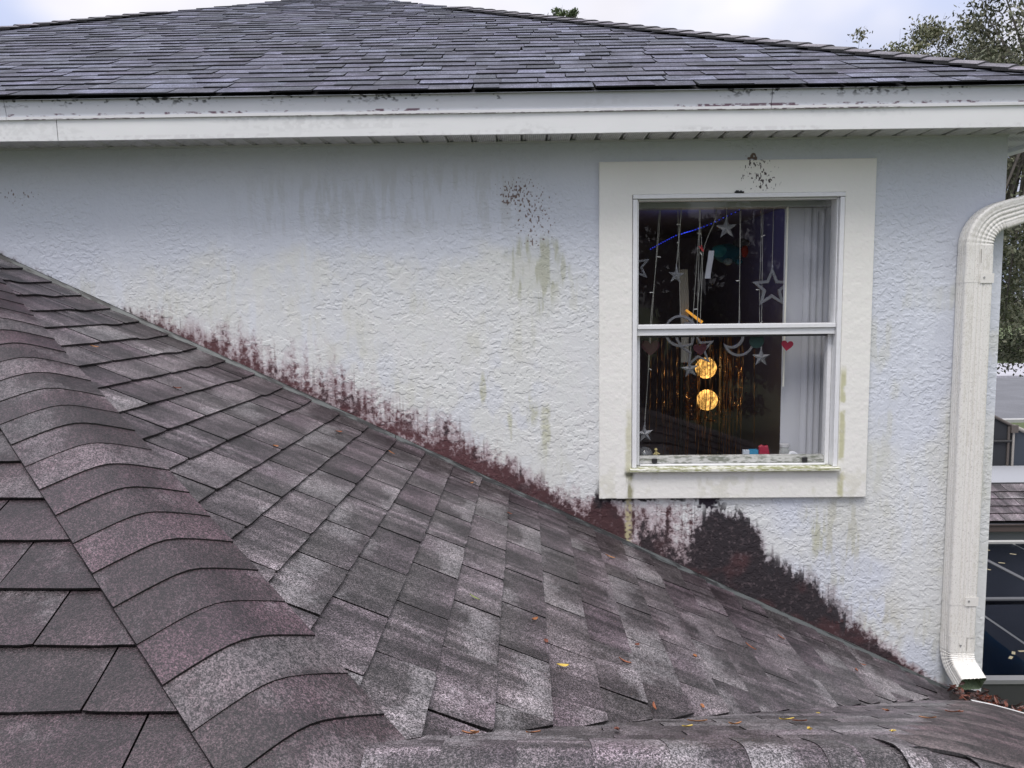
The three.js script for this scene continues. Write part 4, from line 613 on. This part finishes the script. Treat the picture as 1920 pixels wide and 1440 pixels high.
{ const t = thing('glass_jar', 'glass jar of shells in front of the blind', 'jar', [1.232, SY, -3.850]); sub('jar', new THREE.LatheGeometry([[0.001, 0], [0.022, 0], [0.024, 0.01], [0.024, 0.07], [0.020, 0.078], [0.020, 0.09]].map((p) => new THREE.Vector2(...p)), 18), new THREE.MeshPhysicalMaterial({ color: C(0.7, 0.72, 0.7), roughness: 0.15, transmission: 0.6, thickness: 0, side: THREE.DoubleSide }), t); const R = rng(3); sub('shells', mergeGeometries(Array.from({ length: 14 }, () => new THREE.IcosahedronGeometry(0.007, 0).translate((R() - 0.5) * 0.028, 0.01 + R() * 0.05, (R() - 0.5) * 0.028))), std(C(0.35, 0.32, 0.28), 0.6), t).userData.kind = 'stuff'; sub('lid', new THREE.CylinderGeometry(0.022, 0.022, 0.012, 18).translate(0, 0.096, 0), std(C(0.45, 0.45, 0.46), 0.4), t); }
{ const t = thing('tape_dispenser', 'white rounded tape dispenser beside the jar', 'dispenser', [1.268, SY, -3.835]); const s = new THREE.Shape(); s.moveTo(-0.022, 0); s.lineTo(-0.022, 0.045); s.absarc(0, 0.045, 0.022, Math.PI, 0, true); s.lineTo(0.022, 0); s.closePath(); const h = new THREE.Path(); h.moveTo(-0.010, 0.001); h.lineTo(-0.010, 0.042); h.absarc(0, 0.042, 0.010, Math.PI, 0, true); h.lineTo(0.010, 0.001); h.closePath(); s.holes.push(h); sub('body', new THREE.ExtrudeGeometry(s, { depth: 0.022, bevelEnabled: true, bevelSize: 0.002, bevelThickness: 0.002, bevelSegments: 2 }).translate(0, 0, -0.011), std(C(0.72, 0.74, 0.77), 0.4), t); sub('roll', new THREE.CylinderGeometry(0.009, 0.009, 0.018, 16).rotateX(Math.PI / 2).translate(0, 0.03, 0), std(C(0.35, 0.33, 0.28), 0.6), t); }
{ const t = thing('toy_figure', 'tiny yellow figurine on a shiny green ball', 'figurine', [0.640, SY, -3.86]); sub('ball', new THREE.SphereGeometry(0.020, 18, 14).translate(0.004, 0.020, 0.01), std(C(0.01, 0.22, 0.08), 0.2), t); sub('figure', join(new THREE.SphereGeometry(0.008, 10, 8).translate(-0.016, 0.078, 0), rod([-0.016, 0.07, 0], [-0.012, 0.045, 0], 0.006, 0.008, 8), rod([-0.012, 0.047, 0], [-0.004, 0.034, 0.006], 0.005, 0.004), rod([-0.014, 0.045, 0], [-0.022, 0.03, 0.004], 0.005, 0.004), rod([-0.016, 0.064, 0], [0.002, 0.058, 0.006], 0.004, 0.003), rod([-0.016, 0.064, 0], [-0.028, 0.055, 0.006], 0.004, 0.003)), std(C(0.45, 0.38, 0.16), 0.5), t); }
{ const t = thing('snow_globe', 'small dark snow globe with a pale egg shape inside', 'snow globe', [0.572, SY, -3.87]); sub('globe', new THREE.SphereGeometry(0.040, 20, 14).translate(0, 0.052, 0), new THREE.MeshPhysicalMaterial({ color: C(0.75, 0.78, 0.8), roughness: 0.03, transmission: 0.9, thickness: 0, side: THREE.DoubleSide }), t); sub('figure', new THREE.SphereGeometry(0.014, 12, 10).scale(1, 1.5, 1).translate(-0.004, 0.048, 0), std(C(0.30, 0.30, 0.27), 0.6), t); sub('base', new THREE.CylinderGeometry(0.030, 0.036, 0.016, 18).translate(0, 0.008, 0), std(C(0.10, 0.05, 0.06), 0.5), t); }

// ------------------------------------------------------------------ fallen leaves on the lower roof
{
  const R = rng(71), leafGeo = (L, w, curl) => { const n = 5, pos = [], P = (i, s) => { const t = i / n, q = w * Math.sin(Math.PI * (0.04 + 0.93 * t)) ** 0.8; return [(t - 0.5) * L, 0.0015 + curl * ((t - 0.5) ** 2) * 4 + (s ? 0.0022 : 0) * (1 + curl * 60), s * q]; };
    for (let i = 0; i < n; i++) for (const s of [-1, 1]) pos.push(...P(i, 0), ...P(i + 1, 0), ...P(i + 1, s), ...P(i, 0), ...P(i + 1, s), ...P(i, s)); const g = new THREE.BufferGeometry(); g.setAttribute('position', new THREE.Float32BufferAttribute(pos, 3)); g.computeVertexNormals(); g.setAttribute('uv', new THREE.Float32BufferAttribute(new Float32Array(pos.length / 3 * 2), 2)); return g; };
  const geos = [leafGeo(0.034, 0.0055, 0.002), leafGeo(0.040, 0.005, 0.004), leafGeo(0.026, 0.007, 0.0015), leafGeo(0.046, 0.0065, 0.003)];
  const cols = [C(0.24, 0.08, 0.035), C(0.30, 0.12, 0.045), C(0.15, 0.045, 0.025), C(0.36, 0.17, 0.07)].map((c) => std(c, 0.55)), yellow = std(C(0.58, 0.42, 0.08), 0.5), green = std(C(0.16, 0.19, 0.06), 0.6);
  const rows = [['R', -1.59, -2.99], ['R', -1.27, -2.94], ['R', -0.87, -2.79], ['R', -0.78, -3.36], ['R', -0.57, -3.41], ['R', -0.24, -3.51], ['R', -0.07, -3.3], ['R', 0.35, -3.34], ['R', -0.15, -2.24, 'g'], ['R', 0.02, -2.28], ['R', 0.05, -2.16], ['R', 0.09, -2.05, 'y'], ['R', 0.34, -2.45], ['R', 0.28, -2.27], ['R', 0.55, -2.59], ['R', 0.84, -2.97], ['R', 1.06, -3.3], ['R', 0.33, -2.05], ['R', 0.49, -2.2], ['B', 0.18, -1.57], ['B', 0.01, -1.50], ['B', -0.11, -1.475], ['B', -0.105, -1.52], ['B', 0.4, -1.84], ['B', 0.34, -1.66, 'y'], ['B', 0.46, -1.73], ['B', 0.81, -2.18, 'y'], ['B', 0.63, -1.9, 'y'], ['B', 0.64, -1.84], ['B', 0.56, -1.55, 'y'], ['B', 1.09, -2.39], ['B', 1.06, -2.31], ['R', 1.39, -3.33], ['R', 1.47, -3.46], ['B', 0.70, -1.50, 'y'], ['B', 0.99, -1.94], ['B', 1.28, -2.32], ['B', 1.23, -2.27]];
  rows.forEach(([pl, x, z, c], i) => {
    const y = pl === 'R' ? roofline(x) + 0.016 : RY + M * (z - RZ) + 0.015 - bend(x, z);
    const kind = c === 'y' ? 'yellow' : c === 'g' ? 'green' : 'brown', lab = kind === 'green' ? 'small green leaf lying on the shingles' : pl === 'R' ? (kind === 'yellow' ? 'narrow yellow leaf lying on the right-hand shingle slope' : 'dry orange brown leaf lying on the slope below the wall') : (kind === 'yellow' ? 'narrow yellow leaf lying below the valley cut' : 'dry orange brown leaf lying below the valley cut');
    const o = single('leaf', geos[i % 4], c === 'y' ? yellow : c === 'g' ? green : cols[Math.floor(R() * 4)], lab, 'leaf', [x, y, z], 'fallen leaves on the lower roof');
    o.rotation.order = 'ZXY'; if (pl === 'R') o.rotation.z = -AL; else o.rotation.x = -AL; o.rotation.y = R() * 6.28;
  });
  // wet heap of leaves and dark debris below the downspout
  const pile = []; for (let i = 0; i < 190; i++) { const g = geos[i % 4].clone(), t = R(); g.rotateX((R() - 0.5) * 2.4); g.rotateZ((R() - 0.5) * 1.6); g.rotateY(R() * 6.28); const x = 1.86 + 0.40 * t, z = -3.36 - 0.16 * R() * (1 - 0.5 * t); g.translate(x, Math.max(roofline(x) + 0.02, RY + M * (-3.3 - RZ) - bend(x, -3.3) - 0.03) + 0.05 * R() * R(), z + 0.02); pile.push(g); }
  const hp = thing('leaf_heap', 'wet heap of brown leaves and black muck below the downspout outlet', 'leaf heap', [2.0, roofline(2.0), -3.4]); const LP = (g) => g.translate(-2.0, -roofline(2.0), 3.4);
  for (let k = 0; k < 3; k++) sub('leaves', LP(mergeGeometries(pile.filter((_, i) => i % 3 === k))), [cols[2], std(C(0.07, 0.022, 0.015), 0.45), std(C(0.04, 0.018, 0.014), 0.5)][k], hp).userData.kind = 'stuff';
  const muck = new THREE.SphereGeometry(1, 40, 24), p = muck.attributes.position; for (let i = 0; i < p.count; i++) { const x = p.getX(i), y = p.getY(i), z = p.getZ(i), k = 0.8 + 0.5 * fbm(x * 3 + 4, y * 3 + z * 2.3, 4); p.setXYZ(i, x * 0.10 * k, y * 0.055 * k, z * 0.07 * k); } muck.computeVertexNormals(); muck.translate(2.03, roofline(2.03) + 0.03, -3.60); sub('muck', LP(muck), std(C(0.018, 0.013, 0.012), 0.85), hp);
}

// ------------------------------------------------------------------ yard, street and outbuildings seen past the corner
const grassT = makeTex(512, 512, (u, v, o) => { const n = 0.5 * vnp(u * 64, v * 64, 64) + 0.3 * vnp(u * 160, v * 160, 160) + 0.2 * vnp(u * 12, v * 12, 12); o[0] = 0.05 + 0.06 * n; o[1] = 0.06 + 0.09 * n; o[2] = 0.025 + 0.03 * n; }, { repeat: true });
{ const g = new THREE.CircleGeometry(420, 64); g.rotateX(-Math.PI / 2); const uv = g.attributes.uv; for (let i = 0; i < uv.count; i++) uv.setXY(i, uv.getX(i) * 300, uv.getY(i) * 300); g.translate(0, GY - 0.012, 0); structure('ground', g, std(0xffffff, 1, { map: grassT })); }
const asphT = makeTex(512, 512, (u, v, o) => { const n = 0.6 * vnp(u * 128, v * 128, 128) + 0.4 * vnp(u * 8, v * 8, 8), L = 0.10 + 0.06 * n; o[0] = L; o[1] = L * 1.03; o[2] = L * 1.12; }, { repeat: true });
const flatUV = (g, k) => { const p = g.attributes.position, uv = g.attributes.uv; for (let i = 0; i < uv.count; i++) uv.setXY(i, p.getX(i) / k, p.getZ(i) / k); return g; };
structure('road', flatUV(sheet([[4, GY, -29.8], [80, GY, -29.8], [80, GY, -45.6], [4, GY, -45.6]]), 4), std(0xffffff, 0.95, { map: asphT }));
structure('pavement', flatUV(box(4, 80, GY - 0.1, GY + 0.12, -54, -45.6), 3), std(C(0.34, 0.33, 0.34), 0.9, { map: asphT.clone(), color: C(3, 2.9, 2.9) }));
structure('kerb', box(4, 80, GY - 0.1, GY + 0.10, -29.8, -29.5), std(C(0.4, 0.4, 0.39), 0.9));
{ // low wing with a small shingled hip roof
  const t = thing('garage_wing', 'low shingled outbuilding roof behind the dark patio cover', 'outbuilding', [6.5, GY, -9.5]); const o = [-6.5, -GY, 9.5], T = (g) => g.translate(...o);
  sub('wall', T(box(2.6, 11, GY, -2.52, -12, -8.46)), std(C(0.30, 0.31, 0.33), 0.9), t);
  const e = -2.33, ez = -8.30, pl = (a, s, h) => [a + o[0], e - s * SA * 0.75 + h * CA + o[1], ez + s * CA + h * SA + o[2]], R = rng(12);
  sub('roof', T(sheet([[2.4, e - 0.02, ez], [11.2, e - 0.02, ez], [11.2, e + 0.24, ez - 0.75], [2.4, e + 0.24, ez - 0.75]])), felt, t);
  for (let k = 0; k < 5; k++) for (let j = 0; j < 12; j++) { const a = 3.4 + j * 0.31 + (k & 1) * 0.15, s1 = -k * 0.143, s0 = s1 - 0.17; sub('shingle', slab([[a, s0], [a + 0.304, s0], [a + 0.304, s1], [a, s1]], pl, (x, s) => 0.003 + 0.012 * clamp((s - s0) / (s1 - s0)), 0.007, 0.4, R() * 5, R() * 5), matB[Math.floor(R() * 3)], t); }
  for (let k = 0; k < 14; k++) sub('ridge_cap_shingle', capGeo((d, q, h) => [3.4 + d * 1.0 + o[0], e + 0.215 - 0.09 * (d - 1.5) + h - 0.35 * (Math.sqrt(q * q + 0.0025) - 0.05) + o[1], ez - 0.70 + q + o[2]], k * 0.3, k * 0.3 + 0.33, 0.13, 0.035, 0.02, 0.012, k), matB[k % 3], t);
  sub('gutter', T(join(box(2.4, 11.2, -2.425, -2.355, -8.29, -8.275), box(2.4, 11.2, -2.43, -2.42, -8.40, -8.276), box(2.4, 11.2, -2.36, -2.35, -8.274, -8.262))), std(C(0.08, 0.06, 0.055), 0.6), t);
  sub('fascia', T(box(2.4, 11.2, -2.56, -2.43, -8.44, -8.42)), std(C(0.25, 0.26, 0.27), 0.8), t);
}
{ // dark glazed patio cover against the side of the house
  const t = thing('patio_cover', 'dark tinted patio cover panels with pale mullions and scattered leaves', 'patio cover', [4.0, GY, -6.2]); const o = [-4.0, -GY, 6.2], T = (g) => g.translate(...o), y = -2.35;
  const tint = new THREE.MeshPhysicalMaterial({ color: C(0.36, 0.38, 0.44), roughness: 0.12, transmission: 1, thickness: 0, specularIntensity: 0.12, side: THREE.DoubleSide }), bz = std(C(0.045, 0.045, 0.048), 0.45), pale = std(C(0.085, 0.088, 0.095), 0.7);
  for (const [z0, z1] of [[-4.87, -6.14], [-6.20, -7.60]]) for (const [x0, x1] of [[2.2, 3.35], [3.38, 4.6], [4.63, 5.9]]) sub('panel', T(new THREE.BoxGeometry(x1 - x0, 0.006, z0 - z1).translate((x0 + x1) / 2, y, (z0 + z1) / 2)), tint, t);
  sub('mullion', T(box(2.2, 5.9, y - 0.03, y + 0.012, -6.195, -6.145)), pale, t); sub('mullion', T(box(2.2, 5.9, y - 0.03, y + 0.02, -7.66, -7.605)), std(C(0.38, 0.38, 0.36), 0.5), t);
  const dg = box(-0.02, 0.02, y + 0.0045, y + 0.014, -0.9, 0.9); dg.rotateY(0.05); dg.translate(4.09, 0, -6.9); sub('brace', T(dg), pale, t);
  sub('front_beam', T(box(2.2, 5.9, -2.36, -2.335, -4.865, -4.80)), std(C(0.20, 0.20, 0.20), 0.6), t); sub('front_beam', T(box(2.2, 5.9, -2.50, -2.362, -4.865, -4.81)), bz, t);
  for (const x of [2.25, 3.03, 4.4, 5.85]) sub('post', T(box(x - 0.04, x + 0.04, GY, -2.502, -4.86, -4.815)), bz, t);
  for (const [x0, x1] of [[2.292, 2.988], [3.072, 4.358], [4.442, 5.808]]) sub('screen', T(box(x0, x1, GY + 0.05, -2.505, -4.842, -4.836)), std(C(0.05, 0.055, 0.065), 0.5), t);
  sub('slab', T(box(2.2, 5.9, GY, GY + 0.05, -8.4, -4.9)), std(C(0.22, 0.22, 0.23), 0.9), t);
}
single('blue_tarp', (() => { const g = new THREE.BoxGeometry(0.75, 0.7, 0.85, 6, 4, 6), p = g.attributes.position; for (let i = 0; i < p.count; i++) { const n = vn(p.getX(i) * 6 + 3, p.getZ(i) * 6 + p.getY(i) * 4) - 0.5; p.setXYZ(i, p.getX(i) * (1 + 0.06 * n), p.getY(i) + 0.06 * n, p.getZ(i) * (1 + 0.06 * n)); } g.computeVertexNormals(); return g; })(), std(C(0.04, 0.13, 0.20), 0.6), 'blue tarp covered box under the dark patio cover', 'tarp', [3.02, -2.83, -5.52]);
{ const R = rng(19), L = new THREE.PlaneGeometry(0.05, 0.02, 2, 1); L.rotateX(-Math.PI / 2); const m = std(C(0.30, 0.26, 0.16), 0.7); for (let i = 0; i < 30; i++) { const o = single('patio_leaf', L, m, 'pale dry leaf lying on the dark patio cover', 'leaf', [2.75 + 2.0 * R(), -2.3455, -4.95 - 2.5 * R()], 'leaves on the patio cover'); o.rotation.y = R() * 6; } }
{ // bronze screen cage in the yard
  const t = thing('screen_cage', 'bronze framed dark screen enclosure standing before the road', 'screen enclosure', [8.5, GY, -12.5]); const o = [-8.5, -GY, 12.5], T = (g) => g.translate(...o), bz = std(C(0.10, 0.085, 0.075), 0.5), pale = std(C(0.32, 0.30, 0.27), 0.5), scr = std(C(0.018, 0.02, 0.024), 0.7);
  const A = [6.4, -12.0], B = [7.19, -12.0], Cc = [9.4, -12.0], yA = -1.52, yB = -1.93, yC = -2.9;
  sub('screen', T(sheet([[A[0], GY, -12.01], [B[0], GY, -12.01], [B[0], yB, -12.01], [A[0], yA, -12.01]])), scr, t); sub('screen', T(sheet([[B[0], GY, -12.01], [Cc[0], GY, -12.01], [Cc[0], yC, -12.01], [B[0], yB, -12.01]])), std(C(0.035, 0.045, 0.06), 0.6), t);
  sub('top_rail', T(rod([A[0], yA, -12], [B[0], yB, -12], 0.025)), bz, t); sub('top_rail', T(rod([B[0], yB, -12], [Cc[0], yC, -12], 0.032)), pale, t); sub('post', T(rod([B[0], GY, -11.98], [B[0], yB, -11.98], 0.018)), pale, t); sub('post', T(rod([B[0] - 0.06, GY, -12.0], [B[0] - 0.06, yB, -12.0], 0.02)), bz, t); sub('corner_bracket', T(box(B[0] - 0.05, B[0] + 0.05, yB - 0.09, yB + 0.02, -12.03, -11.95)), bz, t);
  sub('bottom_rail', T(rod([A[0], -2.62, -11.97], [Cc[0], -2.98, -11.97], 0.02)), pale, t); sub('rail', T(rod([A[0], -2.15, -11.99], [B[0], -2.15, -11.99], 0.02)), std(C(0.03, 0.03, 0.03), 0.6), t);
}

// ------------------------------------------------------------------ trees
function tree(name, label, base, c, r, { clumps = 60, leaves = 9000, size = 0.06, spread = 0.5, cols = [[0.05, 0.065, 0.028], [0.075, 0.085, 0.035]], seed = 1, trunkR = 0.22, group, up = 0 }) {
  const R = rng(seed), t = thing(name, label, 'tree', base, group), N = () => (R() + R() + R() - 1.5) / 1.5; const wood = [], cen = [];
  const loc = (x, y, z) => [x - base[0], y - base[1], z - base[2]], fork = [c[0] + 0.1 * r[0] * N(), Math.max(base[1] + 0.6, c[1] - 0.75 * r[1]), c[2]];
  wood.push(rod([0, 0, 0], loc(...fork), trunkR, trunkR * 0.7, 9)); const limbs = [];
  for (let i = 0; i < 9; i++) { const a = i / 9 * 6.28 + R(), q = 0.35 + 0.3 * R(), p = [c[0] + r[0] * q * Math.cos(a), c[1] + r[1] * (0.5 * R() - 0.15), c[2] + r[2] * q * Math.sin(a)]; limbs.push(p); wood.push(rod(loc(...fork), loc(...p), trunkR * 0.5, trunkR * 0.18, 6)); }
  for (let i = 0; i < clumps; i++) { let x, y, z; do { x = 2 * R() - 1; y = 2 * R() - 1; z = 2 * R() - 1; } while (x * x + y * y + z * z > 1); const l = Math.hypot(x, y, z), k = Math.pow(l, -0.45) * (0.85 + 0.3 * R()); const p = [c[0] + r[0] * x * k, c[1] + r[1] * y * k, c[2] + r[2] * z * k]; cen.push(p);
    let best = limbs[0], bd = 1e9; for (const q of limbs) { const d = Math.hypot(q[0] - p[0], q[1] - p[1], q[2] - p[2]); if (d < bd) { bd = d; best = q; } } wood.push(rod(loc(...best), loc(...p), trunkR * 0.16, trunkR * 0.03, 4));
    for (let m = 0; m < 3; m++) wood.push(rod(loc(...p), loc(p[0] + spread * N() * 1.4, p[1] + spread * (N() + 0.4) * 1.3, p[2] + spread * N() * 1.4), trunkR * 0.035, trunkR * 0.012, 3)); }
  sub('trunk', mergeGeometries(wood.map(plain)), std(C(0.085, 0.075, 0.065), 0.95), t);
  const pos = new Float32Array(leaves * 18), col = new Float32Array(leaves * 18); let o = 0; const per = Math.ceil(leaves / clumps);
  for (let i = 0; i < leaves; i++) { const p = cen[Math.floor(i / per) % clumps], tone = 0.7 + 0.6 * hash2(Math.floor(i / per), seed); const x = p[0] + spread * N() - base[0], y = p[1] + spread * (N() * 0.8 + up) - base[1], z = p[2] + spread * N() - base[2];
    const s = size * (0.6 + 0.8 * R()), a = R() * 6.28, b = (R() - 0.5) * 2.6, ux = Math.cos(a) * Math.cos(b), uy = Math.sin(b), uz = Math.sin(a) * Math.cos(b); let vx = R() - 0.5, vy = R() - 0.5, vz = R() - 0.5; const d = vx * ux + vy * uy + vz * uz; vx -= d * ux; vy -= d * uy; vz -= d * uz; const l = Math.hypot(vx, vy, vz) || 1, w = 0.42 / l;
    const q = [[-ux, -uy, -uz], [vx * w, vy * w, vz * w], [ux, uy, uz], [-vx * w, -vy * w, -vz * w]], cc = cols[R() < 0.5 ? 0 : 1], m = tone * (0.75 + 0.5 * R());
    for (const k of [0, 1, 2, 0, 2, 3]) { pos[o] = x + q[k][0] * s; pos[o + 1] = y + q[k][1] * s; pos[o + 2] = z + q[k][2] * s; col[o] = cc[0] * m; col[o + 1] = cc[1] * m; col[o + 2] = cc[2] * m; o += 3; } }
  const g = new THREE.BufferGeometry(); g.setAttribute('position', new THREE.BufferAttribute(pos, 3)); g.setAttribute('color', new THREE.BufferAttribute(col, 3)); g.computeVertexNormals();
  sub('crown', g, std(0xffffff, 0.8, { vertexColors: true }), t); return t;
}
tree('oak_tree', 'large spreading oak beside the downspout corner with dark lower limbs', [14.2, GY, -19.5], [14.0, 3.6, -19.5], [4.3, 6.0, 3.5], { clumps: 240, leaves: 95000, size: 0.056, spread: 0.85, seed: 4, trunkR: 0.35, cols: [[0.11, 0.12, 0.075], [0.16, 0.16, 0.105]] });
tree('oak_tree', 'small thin oak crown showing over the roof hip beside the large oak', [11.8, GY, -24], [11.7, 5.3, -24], [1.7, 2.2, 1.6], { clumps: 60, leaves: 17000, size: 0.055, spread: 0.55, seed: 14, trunkR: 0.16, up: 0.3, cols: [[0.11, 0.12, 0.065], [0.15, 0.145, 0.085]] });
tree('oak_tree', 'sparse twiggy treetop poking above the roof hip', [10.3, GY, -25], [10.3, 5.9, -25], [0.8, 1.7, 0.7], { clumps: 20, leaves: 1700, size: 0.06, spread: 0.4, seed: 24, trunkR: 0.1, up: 0.5, cols: [[0.11, 0.115, 0.06], [0.13, 0.12, 0.07]] });
tree('oak_tree', 'bushy tree filling the space behind the screen cage across the road', [40, GY, -60], [38, -0.5, -60], [9, 4.2, 5], { clumps: 120, leaves: 14000, size: 0.2, spread: 1.3, seed: 31, trunkR: 0.4, cols: [[0.03, 0.04, 0.02], [0.05, 0.06, 0.03]] });
tree('pine_tree', 'feathery green treetop peeking over the middle of the upper roof', [1.35, GY, -26], [1.3, 8.35, -26], [0.55, 0.42, 0.5], { clumps: 22, leaves: 2600, size: 0.05, spread: 0.20, seed: 41, trunkR: 0.12, up: 0.3, cols: [[0.07, 0.10, 0.05], [0.10, 0.13, 0.06]] });
// trees behind the viewer, mirrored in the window panes
tree('live_oak', 'dark broad oak standing in the yard before the house, mirrored in the panes', [4.5, GY, 18], [4.2, -0.4, 18], [3.6, 3.6, 2.2], { clumps: 130, leaves: 21000, size: 0.12, spread: 0.7, seed: 51, trunkR: 0.35, cols: [[0.022, 0.03, 0.014], [0.035, 0.042, 0.02]] });
tree('live_oak', 'second dark oak in the front yard with a higher crown', [10, GY, 20], [9.8, 0.1, 20], [3.8, 4.0, 2.2], { clumps: 130, leaves: 21000, size: 0.12, spread: 0.7, seed: 61, trunkR: 0.35, cols: [[0.022, 0.03, 0.014], [0.035, 0.042, 0.02]] });

renderer.render(scene, camera);
